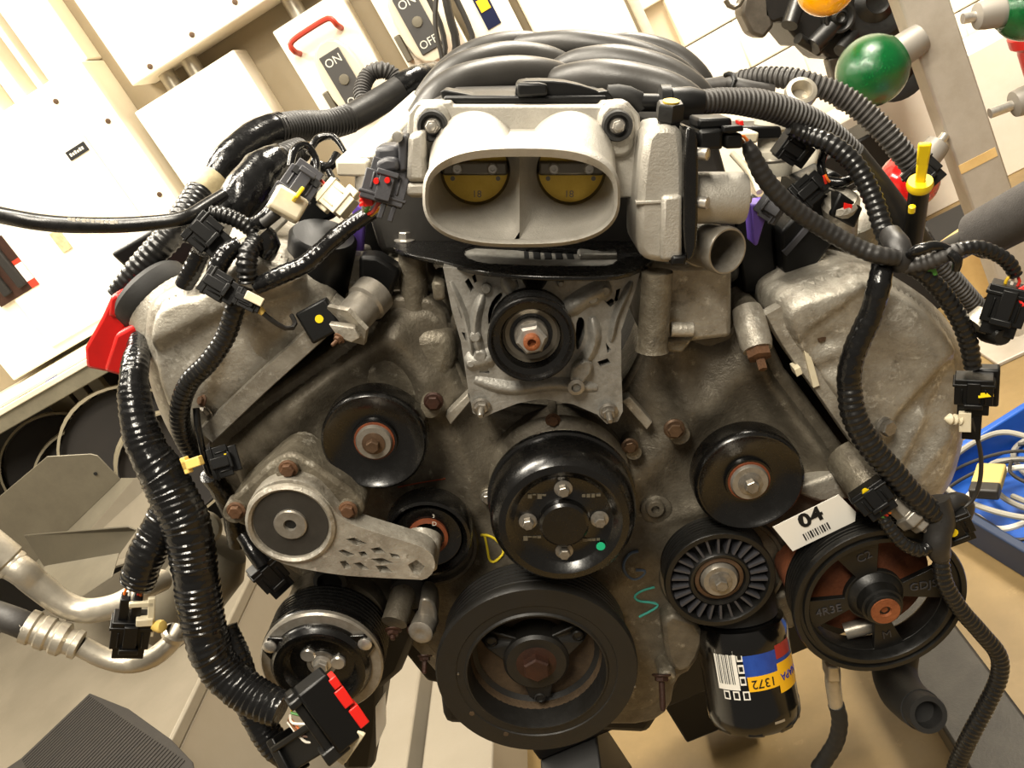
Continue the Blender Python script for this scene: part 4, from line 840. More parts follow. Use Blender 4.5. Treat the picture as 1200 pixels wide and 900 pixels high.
for st, ang, rr in (('4R3E', 202, .56), ('GDJST', 15, .6), ('C2', 112, .58), ('M', 292, .6)):
    a = math.radians(ang); q = c + Vector((math.cos(a) * R * rr, .0095, math.sin(a) * R * rr)); tang = {202: (.95, 0, .3), 15: (.95, 0, .22), 112: (.8, 0, .5), 292: (.9, 0, .3)}[ang]
    text('lettering', st, mat3(q, tang, (-tang[2], 0, tang[0])), .0115, M['plastic_grey'], pr, .0004)
# --- oil filter
a = P(867, 732, .075); b_ = P(885, 840, .045); f = FR(a, b_, (0, -1, 0)); R = .0465; L = f.L
fl = part(MB().lathe(a, [(0, -.012), (R * .8, -.012), (R * .95, -.008), (R, .0), (R, .012), (R * .985, .016), (R * .985, L * .78), (R, L * .80), (R * .995, L * .92), (R * .93, L * .985), (R * .8, L), (0, L)], f.a, 48), 'oil_filter', 'filter_black')
for k in range(8):
    an_ = 2 * math.pi * k / 8 + .2; d = f.b * math.cos(an_) + f.c * math.sin(an_); q = a + f.a * (L * .90) + d * R * .90; g = FR(q, q + f.a * .012, d); mb = MB(); g.taper(mb, -.012, .010, .007, .004, .009, .002); part(mb, 'grip_flat', 'filter_black', fl, bevel=.002)
def cyl(u, vv, h=0): return a + f.a * (u - .008) + (f.b * math.sin(vv) + f.c * math.cos(vv)) * (R * .985 + h)
def patch(name, u0, u1, v0, v1, m, h=.0004, n=10):
    g = MB(); vs = []
    for i in range(n + 1):
        v = v0 + (v1 - v0) * i / n; vs += [cyl(u0, v, h), cyl(u1, v, h)]
    return part(g.add(vs, [(2 * i, 2 * i + 2, 2 * i + 3, 2 * i + 1) for i in range(n)]), name, m, fl)
sg = -1 if (f.b.x < 0) else 1
def V(d): return math.radians(d - 8) * sg
patch('label_panel', .014, .044, V(-4), V(72), 'label_blue'); patch('label_panel', .010, .016, V(4), V(74), 'label_navy')
patch('label_panel', .043, .058, V(-2), V(40), 'label_yellow', .0006); patch('label_panel', .036, .066, V(37), V(74), 'label_yellow', .0008); patch('label_panel', .018, .032, V(38), V(68), 'label_red', .0007)
patch('barcode_panel', .016, .056, V(-40), V(-12), 'label_white', .0006)
for k in range(9):
    patch('barcode_bar', .020, .050, V(-37 + k * 2.4), V(-37 + k * 2.4 + (.9, 1.4, .6, 1.2)[k % 4]), 'ink', .0009, 1)
for k, (u0, u1) in enumerate(((.018, .027), (.030, .039), (.042, .051))):
    patch('print_block', u0, u1, V(-11), V(-4), 'label_white', .0005, 3); patch('print_block', u0 + .002, u1 - .002, V(-9.8), V(-5.2), 'ink', .0007, 3)
for k in range(3): patch('print_block', .057, .066, V(-34 + k * 12), V(-26 + k * 12), 'label_white', .0005, 3); patch('print_block', .0585, .0645, V(-32.5 + k * 12), V(-27.5 + k * 12), 'ink', .0007, 3)
def ftext(st, u, v, size, m, h, rot=False):
    def bend(p):                                              # lettering upside down round the can
        return cyl(u + (p.y), v - sg * p.x / R, h + p.z)
    return text('lettering', st, None, size, M[m], fl, .0002, bend)
ftext('1372', .0505, V(17), .0125, 'ink', .0010); ftext('NAPA', .0505, V(57), .0105, 'label_letter', .0012)
patch('scrape', L * .93, L * .955, V(22), V(36), 'silver_scrape', .0009, 3)
part(MB().lathe(a, [(0, -.05), (R * .75, -.05), (R * .85, -.03), (R * .85, -.012), (0, -.012)], f.a, 32), 'filter_mount', 'rubber', fl)
part(MB().prism([(905, 700), (935, 690), (945, 720), (930, 740), (905, 735)], .08, .13), 'filter_adapter', 'cast_dirty', tc, bevel=.006)
# --- inventory tag
q = [P(x, y_, .02) for x, y_ in ((906, 618), (983, 580), (1003, 600), (1002, 611), (929, 646))]
fr = FR(P(906, 618, .02), P(983, 580, .02), (0, -1, 0))
tg = part(MB().slab(q, [], (0, .0012, 0)), 'inventory_tag', 'label_white', label='white tag printed 04 with a barcode')
xd = (P(983, 580, .02) - P(906, 618, .02)).normalized(); yd = Vector((-xd.z, 0, xd.x)); sc = mp(950, 612, .02)
text('lettering', '04', mat3(P(950, 607, .0195), xd, yd), 26 * sc, M['ink'], tg, .0002, bold=.0006, sx=1.12)
text('lettering', '/', mat3(P(941, 611.5, .0194), xd, yd), 17 * sc, M['ink'], tg, .0002, bold=.0003)
b0 = P(945, 633, .0195)
for k in range(11):
    w0 = (.0013, .0006, .0010, .0016, .0007)[k % 5]; q = b0 + xd * (k * .0023); fx = FR(q, q + yd * .008, (0, -1, 0)); g = MB(); fx.box(g, 0, .0075, -w0 / 2, w0 / 2, 0, .0003); part(g, 'barcode_bar', 'ink', tg)
# lower hose stub and steering line
h0 = hose([(1052, 755, .1, 25), (1048, 785, .085, 25), (1055, 808, .06, 25), (1068, 823, .034, 24), (1080, 832, .012, 24)], 'smooth', n=24)
hs = part(h0, 'coolant_hose', 'rubber')
p0, p1 = P(1064, 820, .04), P(1083, 834, .006); f2 = FR(p0, p1)
part(MB().lathe(p1, [(.0187, -.022), (.0190, -.021), (.0190, -.012), (.0187, -.011)], f2.a, 28), 'printed_band', 'tape_beige', hs)
part(MB().lathe(p1, [(.0180, -.030), (.0184, .008), (.0175, .010), (.0130, .010), (.0122, .008), (.0120, -.026)], f2.a, 28), 'open_end', 'rubber', hs)
part(MB().lathe(p1, [(.0122, -.022), (0, -.024)], f2.a, 24), 'bore', 'ink', hs)
ln = part(hose([(974, 762, .05, 7), (976, 790, .05, 9), (976, 800, .05, 9), (980, 830, .05, 8)], 'smooth'), 'steering_line', 'pipe_alu')
part(hose([(980, 826, .05, 9.5), (984, 845, .05, 9.5), (980, 868, .055, 9.5), (968, 888, .06, 9.5), (958, 902, .06, 9.5)], 'loom', pitch=.012, amp=.05), 'rubber_sleeve', 'rubber', ln)
part(MB().prism([(970, 782), (984, 782), (986, 800), (971, 800)], .035, .055), 'clamp', 'pipe_alu', ln, bevel=.002)
# ------------------------------------------------------------------ throttle body
TY = .035                                                           # front of the mounting flange
fl_ = [(478, 134), (488, 120), (528, 119), (530, 124), (704, 124), (706, 119), (736, 119), (750, 135), (752, 180), (746, 232), (480, 232), (476, 170)]
tb = part(MB().prism(fl_, TY, TY + .035), 'throttle_body', 'throttle_metal', bevel=.004)
ly = -.035; by_ = .028                                               # lip and butterfly depth
def oval(cx, cy, rx, ry, e=2.7, n=64):
    out = []
    for k in range(n):
        a = 2 * math.pi * k / n; ca, sa = math.cos(a), math.sin(a)
        out.append((cx + rx * math.copysign(abs(ca) ** (2 / e), ca), cy - ry * math.copysign(abs(sa) ** (2 / e), sa)))
    return out
oc = (611, 229)
oo = [P(a, b, ly) for a, b in oval(*oc, 116, 61)]; oi = [P(a, b, ly) for a, b in oval(oc[0], 232.5, 109, 49)]
of = [P(a, b, ly - .003) for a, b in oval(oc[0], 230, 113, 56)]
rear_ = [Vector((p.x * .97 + .0, TY + .002, P(*oc, ly).z + (p.z - P(*oc, ly).z) * .92 + .006)) for p in oo]
midr = [Vector((p.x, ly + .018, p.z)) for p in oo]
sh = part(MB().ring([rear_, midr, oo, of, oi, [p + Vector((0, .004, 0)) for p in oi]], False, False), 'bellmouth', 'throttle_metal', tb, angle=60)
# funnels: each half of the oval runs into a round bore, leaving the crest between them
cxm = P(609, 229, ly).x; zc0 = P(609, 229, ly).z
for k, (bx, sgn) in enumerate(((557, -1), (669, 1))):
    bc = P(bx, 198, by_); rb_ = 41 * mp(bx, 198, by_); n = 48; inn = []; out2 = []; half = [p for p in oi]
    ce = P(bx, 222, ly)
    for j in range(n):
        a = 2 * math.pi * j / n; d = Vector((math.cos(a), 0, math.sin(a)))
        # cast from the funnel centre to the half-oval edge
        best = None
        for i in range(len(oi)):
            p, q = oi[i], oi[(i + 1) % len(oi)]; e = q - p; den = d.x * e.z - d.z * e.x
            if abs(den) < 1e-12: continue
            tt = ((p.x - ce.x) * e.z - (p.z - ce.z) * e.x) / den; u_ = ((p.x - ce.x) * d.z - (p.z - ce.z) * d.x) / den
            if tt > 0 and -1e-6 <= u_ <= 1 + 1e-6 and (best is None or tt < best): best = tt
        yb_ = ly + .003
        if d.x * sgn < 0:
            tm = (cxm - ce.x) / d.x
            if tm < best: best = tm; zz = ce.z + d.z * tm; yb_ = ly + .003 + .022 * min(1, max(0, (zz - (zc0 - .036)) / .06))
        out2.append(Vector((ce.x + d.x * best, yb_, ce.z + d.z * best))); inn.append(Vector((bc.x + d.x * rb_, by_ - .012, bc.z + d.z * rb_)))
    m1 = [a_.lerp(b_, .5) + Vector((0, .006, 0)) for a_, b_ in zip(out2, inn)]
    part(MB().ring([out2, m1, inn, [p + Vector((0, .014, 0)) for p in inn]], False, False), 'funnel', 'throttle_metal', tb, angle=50)
    bp = part(MB().lathe(bc, [(0, .001), (rb_ * .985, .001), (rb_ * .985, -.002), (0, -.002)], (0, -1, 0), 40), 'butterfly_plate', 'brass', tb)
    part(MB().lathe(bc, [(rb_ * 1.0, .004), (rb_ * .93, .0015), (rb_ * .93, -.004), (rb_, -.004)], n=40), 'bore_edge', 'shaft_steel', tb)
    w_ = rb_ * .93
    part(MB().box(bc.x - w_, bc.x + w_, by_ - .0075, by_, bc.z - .004, bc.z + .0065), 'throttle_shaft', 'shaft_steel', tb, bevel=.002)
    for dx in (-.5, .5):
        q = Vector((bc.x + dx * rb_, by_ - .0075, bc.z + .0012)); part(MB().lathe(q, [(.0042, -.001), (.0042, .0012), (.0032, .0022), (.0016, .0022), (.0014, .0008), (0, .0008)], n=14), 'screw', 'bolt_clean', tb)
        q = Vector((bc.x + dx * 1.3 * rb_, by_ - .001, bc.z - .007)); part(MB().lathe(q, [(.0018, -.001), (.0018, .0006), (0, .0006)], n=10), 'dimple', 'shaft_steel', tb)
    text('lettering', '18', mat3((bc.x - sgn * .001, by_ - .0013, bc.z - .019), (1, 0, 0), (0, 0, 1)), .0075, M['shaft_steel'], tb, .0002)
# humps where the round bores run out of the flange into the mouth
ups = sorted([(p.x, p.z) for p in oo if p.z >= P(*oc, ly).z - 1e-6])
def shelltop(x):
    if x <= ups[0][0] or x >= ups[-1][0]: return P(*oc, ly).z
    for (x0, z0), (x1, z1) in zip(ups, ups[1:]):
        if x0 <= x <= x1: return z0 + (z1 - z0) * (x - x0) / max(1e-9, x1 - x0)
for k, bx in enumerate((557, 667)):
    q = P(bx, 190, TY); rows = []
    for i in range(7):
        t_ = i / 6; row = []
        for j in range(25):
            a = math.pi * (.1 + .8 * j / 24); x = q.x + math.cos(a) * (.0355 - .002 * t_); z0 = q.z + math.sin(a) * .038; z1 = min(shelltop(x) - .003, q.z + math.sin(a) * .038 + .02)
            row.append(Vector((x, TY - .052 * t_, z0 + (z1 - z0) * t_ ** 1.5)))
        rows.append(row)
    part(MB().add([p for r in rows for p in r], [(i * 25 + j, i * 25 + j + 1, (i + 1) * 25 + j + 1, (i + 1) * 25 + j) for i in range(6) for j in range(24)]), 'bore_neck', 'throttle_metal', tb, angle=70)
for k, (x, sgn) in enumerate(((541, 1), (690, -1))):
    part(MB().prism([(x - 14, 164 + (5 if sgn > 0 else -3)), (x + 12, 164 - (3 if sgn > 0 else -5)), (x + 12, 168 - (3 if sgn > 0 else -5)), (x - 14, 168 + (5 if sgn > 0 else -3))], .004, .03), 'cast_rib', 'throttle_metal', tb, bevel=.001)
for bx in (507, 723):
    s = mp(bx, 146, TY - .006); q = P(bx, 147, TY - .006)
    part(MB().lathe(q, [(18 * s, -.008), (18 * s, .004), (16.5 * s, .007), (13 * s, .007), (12 * s, .004), (12 * s, .0)], n=36), 'grommet', 'rubber', tb)
    part(MB().lathe(q, [(12.5 * s, 0), (12.5 * s, .003), (0, .003)], n=30), 'washer', 'black_satin', tb)
    part(bolt_mb(q + Vector((0, -.002, 0)), 8.2 * s, h=.008, stud=.002, sr=.55, washer=1.2), 'nut', 'bolt_clean', tb)
    part(MB().prism(chaikin([(bx - 22, 120), (bx + 20, 120), (bx + 22, 175), (bx + 10, 186), (bx - 12, 186), (bx - 24, 172)], 1), TY - .006, TY + .03), 'ear', 'throttle_metal', tb, bevel=.004)
# left sensor of the throttle body
part(MB().prism([(478, 158), (498, 152), (501, 214), (476, 214)], .012, .05), 'sensor_pad', 'throttle_metal', tb, bevel=.004)
part(MB().prism([(466, 160), (477, 158), (477, 200), (467, 202)], .016, .05), 'sensor_plate', 'plastic_grey', tb, bevel=.002)
part(MB().prism([(438, 172), (467, 170), (468, 192), (440, 194)], .02, .05), 'sensor', 'plastic_grey', tb, bevel=.004)
part(MB().lathe(P(466, 160, .015), [(0, .004), (.004, .003), (.004, -.006)], n=14), 'screw', 'bolt_clean', tb)
part(MB().prism([(476, 214), (500, 214), (500, 231), (474, 230)], .015, .05), 'sensor_foot', 'throttle_metal', tb, bevel=.003)
# right: gear case, gasket, motor, plug
gc = part(MB().prism(chaikin([(758, 148), (790, 146), (804, 156), (804, 306), (786, 310), (746, 304), (746, 260), (750, 200)], 1), -.005, .06), 'gear_case', 'throttle_metal', tb, bevel=.006)
part(MB().prism([(776, 230), (800, 228), (800, 306), (774, 306)], -.011, .0), 'case_step', 'throttle_metal', tb, bevel=.003)
part(MB().prism([(745, 236), (802, 234), (802, 237), (745, 240)], -.0065, 0), 'case_seam', 'throttle_metal', tb, bevel=.0005)
part(MB().prism(chaikin([(802, 148), (814, 150), (819, 168), (818, 284), (812, 306), (800, 306)], 1), -.012, .062), 'gasket_plate', 'black_gloss', tb, bevel=.003)
part(MB().prism([(788, 300), (806, 300), (803, 312), (786, 312)], -.014, .03), 'lower_clip', 'plastic_black', tb, bevel=.002)
q = P(818, 232, .02); s = mp(845, 232, .02)
part(MB().lathe(q, [(0, -.004), (30 * s, -.004), (30 * s, 50 * s), (28 * s, 54 * s), (6 * s, 54 * s), (6 * s, 62 * s), (0, 62 * s)], (1, 0, 0), 40), 'drive_motor', 'throttle_metal', tb)
for yy_ in (180, 237): part(MB().lathe(P(819, yy_, -.006), [(0, .008), (.0045, .007), (.0045, -.003)], (.8, -.6, 0), 16), 'screw', 'bolt_clean', tb)
pg = part(MB().prism([(818, 139), (858, 138), (858, 150), (818, 152)], .0, .035), 'plug', 'plastic_black', tb, bevel=.002)
part(MB().prism([(818, 152), (848, 150), (848, 176), (819, 177)], -.004, .035), 'plug_shell', 'plastic_black', tb, bevel=.003)
part(MB().prism([(848, 148), (871, 147), (872, 154), (848, 156)], -.008, .03), 'plug_latch', 'plastic_black', tb, bevel=.001)
part(MB().prism([(850, 157), (870, 156), (871, 174), (850, 175)], -.004, .03), 'plug_nose', 'plastic_black', tb, bevel=.002)
part(MB().prism([(866, 142), (871, 141), (872, 147), (867, 148)], -.002, .01), 'lock_tab', 'red_clip', tb, bevel=.0005)
q = P(783, 150, .01); part(MB().lathe(q, [(0, -.01), (.0085, -.01), (.0085, .006), (.0105, .007), (.0105, .017), (.009, .019), (0, .019)], (0, -.25, 1), 6), 'hex_plug', 'black_satin', tb)
part(MB().lathe(q + Vector((0, -.005, .0185)), [(.006, -.002), (.006, .001), (0, .001)], (0, -.25, 1), 16), 'plug_face', 'brass', tb)
# coolant outlet under the motor
wo = part(hose([(796, 284, .07, 22), (812, 286, .055, 24), (822, 288, .042, 25)], 'smooth', n=28), 'coolant_outlet', 'throttle_metal')
c0 = P(838, 290, .02); ax = Vector((.45, -.9, .0)); s = mp(845, 291, 0)
part(MB().lathe(c0, [(25 * s, -.026), (27 * s, -.018), (27 * s, 0), (26 * s, .004), (29 * s, .006), (29 * s, .013), (27.5 * s, .015), (25.5 * s, .015), (24.5 * s, .012), (24 * s, -.024)], ax, 40), 'pipe_mouth', 'bearing_steel', wo)
part(MB().lathe(c0, [(24 * s, -.022), (0, -.024)], ax, 30), 'pipe_bore', 'rubber', wo)
# ------------------------------------------------------------------ intake manifold
im = part(MB().prism([(500, 122), (528, 108), (706, 108), (735, 118), (760, 128), (800, 128), (828, 122), (838, 150), (860, 230), (870, 330), (830, 345), (560, 300), (520, 300), (445, 300), (430, 250), (440, 200), (480, 140)], .11, .50), 'intake_manifold', 'manifold_plastic', bevel=.008)
def runner(pts): part(hose(pts, 'smooth', n=24), 'runner', 'manifold_plastic', im)
runner([(690, 112, .30, 10), (650, 92, .26, 20), (600, 88, .24, 22), (548, 96, .22, 22), (515, 112, .20, 20), (495, 140, .19, 20)])
runner([(690, 90, .34, 10), (640, 72, .34, 18), (595, 68, .33, 19), (550, 78, .31, 19), (520, 94, .30, 18), (500, 120, .3, 18)])
runner([(690, 66, .44, 8), (640, 54, .42, 14), (600, 53, .41, 16), (560, 62, .40, 16), (530, 80, .39, 16), (508, 104, .38, 16)])
runner([(625, 112, .28, 10), (660, 97, .24, 20), (710, 92, .22, 22), (765, 100, .21, 21), (800, 114, .20, 20), (824, 138, .19, 20)])
runner([(640, 86, .32, 10), (680, 75, .31, 18), (725, 72, .30, 19), (775, 84, .29, 19), (810, 104, .28, 18), (830, 130, .28, 18)])
runner([(560, 66, .42, 8), (620, 54, .40, 14), (680, 52, .38, 16), (740, 62, .37, 16), (785, 80, .36, 16), (818, 106, .36, 15)])
runner([(700, 50, .48, 8), (750, 52, .46, 13), (790, 64, .45, 13), (818, 88, .44, 13), (830, 112, .44, 13)])
part(MB().prism([(520, 112), (712, 112), (712, 122), (520, 122)], .055, .12), 'front_flange', 'plastic_black', im, bevel=.002)
part(MB().prism(chaikin([(604, 100), (610, 95), (640, 94), (672, 97), (706, 108), (706, 116), (604, 116)], 1), .06, .11), 'vacuum_clip', 'plastic_black', im, bevel=.003)
part(MB().prism([(606, 97), (632, 97), (642, 99), (642, 112), (606, 114)], .05, .07), 'clip_tab', 'plastic_black', im, bevel=.002)
part(MB().prism([(516, 107), (520, 105), (568, 114), (568, 118), (518, 116)], .06, .10), 'bracket_left', 'plastic_black', im, bevel=.001).name = 'side_bracket'
part(MB().prism([(670, 112), (712, 106), (720, 116), (670, 118)], .06, .10), 'side_bracket', 'plastic_black', im, bevel=.001)
part(hose([(712, 112, .08, 12), (728, 112, .08, 13), (746, 118, .08, 12), (752, 128, .08, 9)], 'smooth', n=20), 'elbow', 'rubber', im)
q0 = P(742, 120, .08); f = FR(q0, P(800, 121, .08))
part(MB().lathe(q0, [(0, 0), (.007, 0), (.007, .02), (.014, .021), (.014, .029), (.012, .03), (.013, .045), (.0105, .056), (0, .056)], f.a, 24), 'pipe_coupling', 'plastic_black', im)
# silver fuel rail at the left
f = FR(P(412, 196, .11), P(500, 112, .36), (0, 0, 1))
rl = MB(); f.box(rl, 0, f.L, -.0150, .0150, -.009, .006)
rail = part(rl, 'fuel_rail', 'cream_paint', bevel=.003)
part(MB().lathe(P(432, 214, .12), [(.012, -.02), (.012, .008), (.008, .01), (0, .01)], (0, -.3, -1), 20), 'rail_mount', 'bearing_steel', rail)
# right side rail and injector hardware
f = FR(P(905, 190, .22), P(905, 150, .22)); rr_ = part(MB().lathe(f.o, [(0, -.012), (.018, -.012), (.02, 0), (.02, .012), (.014, .016), (.014, .03), (.017, .032), (.017, .05), (0, .05)], f.a, 28), 'pressure_sensor', 'cream_paint')
part(MB().lathe(f.o, [(.0205, .002), (.0212, .004), (.0205, .006)], f.a, 28), 'sensor_ring', 'bearing_steel', rr_)
part(hose([(925, 200, .22, 8), (945, 195, .22, 8), (952, 180, .23, 8), (948, 165, .24, 8)], 'smooth'), 'fuel_pipe', 'cream_paint')
part(MB().prism([(868, 148), (915, 148), (918, 162), (870, 164)], .20, .26), 'injector_cap', 'plastic_black', rr_, bevel=.002)
part(MB().prism([(868, 155), (890, 155), (888, 168), (870, 168)], .16, .20), 'white_clip', 'white_plastic', rr_, bevel=.002)
# coil packs, sensors and black filling on the valley sides
def blockpart(pts, y0, y1, name, m, bev=.003, **k): return part(MB().prism(pts, y0, y1), name, m, bevel=bev, **k)
def ignition(pts, y0, y1): return blockpart(pts, y0, y1, 'ignition_coil', 'plastic_black')
ic = ignition([(915, 272), (958, 222), (1000, 246), (985, 275), (950, 320), (930, 330), (918, 318)], .10, .16)
part(MB().prism([(985, 225), (1012, 244), (1002, 268), (972, 252)], .085, .12), 'coil_plug', 'plastic_black', ic, bevel=.002)
part(MB().prism([(918, 296), (948, 262), (952, 266), (922, 300)], .096, .102), 'coil_groove', 'plastic_grey', ic)
ic = ignition([(945, 215), (978, 200), (1000, 215), (970, 245), (940, 250)], .16, .24)
part(MB().lathe(P(985, 245, .1), [(.0, -.03), (.014, -.03), (.016, .008), (.013, .012), (0, .012)], (-.3, -.5, .8), 20), 'coil_stem', 'cast_light', ic)
part(MB().prism([(990, 238), (999, 240), (998, 246), (989, 245)], .083, .09), 'lock_tab', 'red_clip', ic)
part(hose([(1000, 240, .2, 22), (1025, 250, .2, 24), (1045, 275, .18, 20)], 'smooth', n=20), 'breather_pipe', 'loom_grey')
part(MB().lathe(P(1005, 270, .16), [(0, -.03), (.03, -.03), (.03, .02), (.024, .03), (0, .03)], (-.4, -.6, .7), 24), 'rear_boss', 'cast_light')
vb = blockpart([(858, 240), (905, 240), (912, 330), (900, 345), (872, 345)], .12, .3, 'valley_cover', 'plastic_black')
cl_ = part(MB().prism([(880, 240), (902, 236), (900, 248), (888, 288), (884, 288)], .075, .1), 'locking_wedge', 'purple_plastic', vb, bevel=.002, label='purple wedge shaped clip')
part(MB().prism([(887, 242), (890, 241), (891, 252), (888, 253)], .074, .076), 'wedge_mark', 'tape_beige', cl_)
part(hose([(858, 180, .14, 4), (880, 205, .12, 4), (890, 225, .1, 4)], 'smooth', n=10), 'harness_strap', 'white_plastic')
vb = blockpart([(428, 255), (500, 235), (520, 300), (505, 345), (470, 320), (430, 345), (420, 300)], .15, .3, 'valley_cover', 'plastic_black')
part(MB().prism([(420, 300), (442, 300), (470, 318), (445, 380), (420, 372)], .075, .1), 'side_skirt', 'plastic_black', vb, bevel=.004)
part(MB().prism([(412, 235), (428, 245), (425, 300), (414, 310)], .11, .12), 'locking_wedge', 'purple_plastic', vb, bevel=.002)
ic = part(MB().lathe(P(376, 300, .09), [(0, -.03), (.029, -.03), (.029, .018), (.026, .022), (.01, .022), (0, .021)], (.25, -.25, .95), 28), 'ignition_coil', 'plastic_black')
part(MB().prism([(340, 232), (385, 215), (395, 255), (352, 272)], .12, .17), 'coil_body', 'plastic_black', ic, bevel=.004)
part(MB().prism([(395, 300), (425, 300), (430, 330), (410, 345), (385, 325)], .09, .14), 'coil_bracket', 'cast_light', ic, bevel=.004)
for (a1, b1, a2, b2) in ((372, 305, 398, 330), (405, 318, 425, 335), (380, 335, 405, 350)):
    f = fpx(a1, b1, .1, a2, b2, .09); g = MB(); f.box(g, 0, f.L, -.006, .006, -.01, .004); part(g, 'casting_rib', 'cast_light', ic, bevel=.002)
f = fpx(313, 262, .1, 360, 215, .14); g = MB(); f.box(g, -.01, f.L + .02, -.011, .011, -.01, .004); part(g, 'strut', 'cast_light', ic, bevel=.003)
# black square module on the left cover
f = fpx(347, 367, .04, 382, 348, .045); g = MB(); f.box(g, 0, f.L, -.029, .0, -.008, .008)
md = part(g, 'control_module', 'plastic_black', bevel=.002)
q = f.at(f.L * .55, -.013, .0083); part(MB().lathe(q, [(0, .0004), (.0035, .0004), (.0035, 0)], f.c, 12), 'paint_dot', 'yellow_plastic', md)
part(MB().prism([(385, 380), (415, 384), (422, 396), (412, 402), (396, 396)], .02, .03), 'module_bracket', 'cast_light', md, bevel=.001)
# ------------------------------------------------------------------ wiring harnesses
def conn(parent, p0, p1, w, h, m='plastic_black', name='connector', latch=True, nose=.3, mat2=None):
    """plug body between two points; w, h are half sizes across and towards the viewer"""
    f = FR(p0, p1); g = MB(); f.box(g, 0, f.L * (1 - nose), -w, w, -h, h)
    f.box(g, f.L * (1 - nose) - .001, f.L, -w * .82, w * .82, -h * .8, h * .8)
    f.box(g, f.L * .12, f.L * .2, -w * 1.1, w * 1.1, -h * 1.08, h * 1.08)
    if latch:
        f.box(g, f.L * .05, f.L * .75, -w * .35, w * .35, h * .9, h * 1.35); f.box(g, f.L * .62, f.L * .75, -w * .5, w * .5, h * .9, h * 1.5)
    for s in (-.6, .6): f.box(g, f.L * .25, f.L * .65, w * s - w * .06, w * s + w * .06, h * .9, h * 1.1)
    o = g.build(name, M[m], parent, .0008); return o, f
def wires(parent, p0, p1, cols, spread=.003, r=.0011, sag=.004):
    d = (p1 - p0); side = d.cross(CAM - p0).normalized()
    for k, c in enumerate(cols):
        s = (k - (len(cols) - 1) / 2) * spread; bow = Vector((random.uniform(-1, 1), random.uniform(-1, 0), random.uniform(-1, 1))) * sag
        q = [p0 + side * s * .4, p0 + d * .35 + side * s + bow, p0 + d * .7 + side * s * 1.2 + bow * .6, p1 + side * s]
        wire(MB(), q, r, 6, .003).build('wire', M[c], parent)
def hp(parent, pts, style, m, name='conduit', **k): return hose(pts, style, **k).build(name, M[m], parent)
LH = thing('wiring_harness', 'thick black taped wiring trunk draped down the left side of the engine', 'wiring harness')
tr = hp(LH, [(178, 366, .14, 11), (166, 396, .09, 13), (158, 432, .045, 16), (158, 470, .025, 19), (170, 520, .01, 23), (195, 565, 0, 27), (218, 615, -.01, 28), (229, 670, -.02, 27), (237, 725, -.03, 26), (255, 778, -.04, 25), (290, 812, -.05, 24), (330, 832, -.06, 22)], 'wrap', 'tape_black', 'trunk', pitch=.0056, n=28)
hp(LH, [(205, 585, .01, 22), (187, 620, 0, 22), (172, 650, -.01, 22), (160, 685, -.015, 20)], 'wrap', 'tape_black', 'branch', pitch=.0050, n=24)
hp(LH, [(262, 735, -.015, 16), (280, 780, -.03, 17), (295, 830, -.04, 17), (320, 870, -.05, 18), (345, 890, -.055, 18)], 'wrap', 'tape_black', 'branch', pitch=.0050, n=22)
# plug at the end of the side branch
cb, f = conn(LH, P(156, 722, -.02), P(150, 765, -.02), .016, .010)
g = MB()
for dx in (-.008, .002): f.box(g, -.022, .004, dx - .004, dx + .004, -.006, .006)
g.build('plug_core', M['plastic_black'], cb, .001)
wires(LH, P(160, 680, -.015), P(155, 712, -.02), ['wire_orange', 'wire_red', 'wire_white', 'wire_orange'], .003, .0013)
f = fpx(178, 700, -.022, 176, 745, -.022); g = MB(); f.box(g, 0, f.L, -.003, .003, -.002, .002); f.box(g, .004, .009, -.018, .002, -.002, .002); f.box(g, f.L * .5, f.L * .68, -.012, .002, -.003, .004); g.build('mounting_clip', M['white_plastic'], LH, .0008)
g = MB(); q = P(188, 734, -.024); g.lathe(q, [(0, .004), (.005, .003), (.006, 0), (.004, -.008), (0, -.008)], (1, -.4, .3), 10); g.build('clip_head', M['yellow_soft'], LH)
q = P(225, 542, -.025); f = fpx(216, 546, -.012, 236, 539, -.016); g = MB(); f.box(g, 0, f.L, -.004, .004, -.003, .003); f.box(g, 0, .005, -.007, .007, -.003, .003); g.build('cable_tie', M['yellow_soft'], LH, .0008)
# big engine control plug at the bottom
f = fpx(366, 803, -.075, 408, 862, -.085)
g = MB(); f.box(g, -.004, f.L + .004, -.014, .014, -.018, .012)
bp = g.build('ecu_plug', M['plastic_black'], LH, .002)
g = MB(); f.box(g, -.006, f.L + .006, -.022, -.0142, -.014, .004); f.box(g, -.002, .005, -.024, -.012, -.016, .009); f.box(g, f.L - .004, f.L + .008, -.026, -.004, -.016, .008); g.build('lever', M['plastic_grey'] if False else M['black_satin'], bp, .0015)
g = MB(); f.box(g, 0.002, .012, .012, .019, -.006, .013); f.box(g, .013, .030, .010, .019, -.006, .0135); f.box(g, .033, f.L - .002, .011, .020, -.006, .0135); g.build('slide_lock', M['red_clip'], bp, .0008)
f2 = fpx(402, 890, -.085, 424, 858, -.09); g = MB(); f2.box(g, 0, f2.L, -.0035, .0035, -.002, .002); f2.box(g, -.004, .004, -.003, .009, -.002, .002); g.build('strap', M['white_plastic'], bp, .0008)
g = MB(); f3 = fpx(325, 880, -.07, 372, 850, -.08); f3.box(g, 0, f3.L, -.022, .004, -.018, .0); f3.box(g, 0, f3.L, .000, .006, -.02, .006); f3.box(g, -.004, .006, -.026, .012, -.02, .004); g.build('plug_cover', M['plastic_black'], bp, .0015)
wires(LH, P(340, 838, -.062), P(374, 848, -.07), ['wire_red', 'wire_yellow', 'wire_green', 'wire_white', 'wire_orange', 'wire_brown', 'wire_white'], .005, .0012, .006)
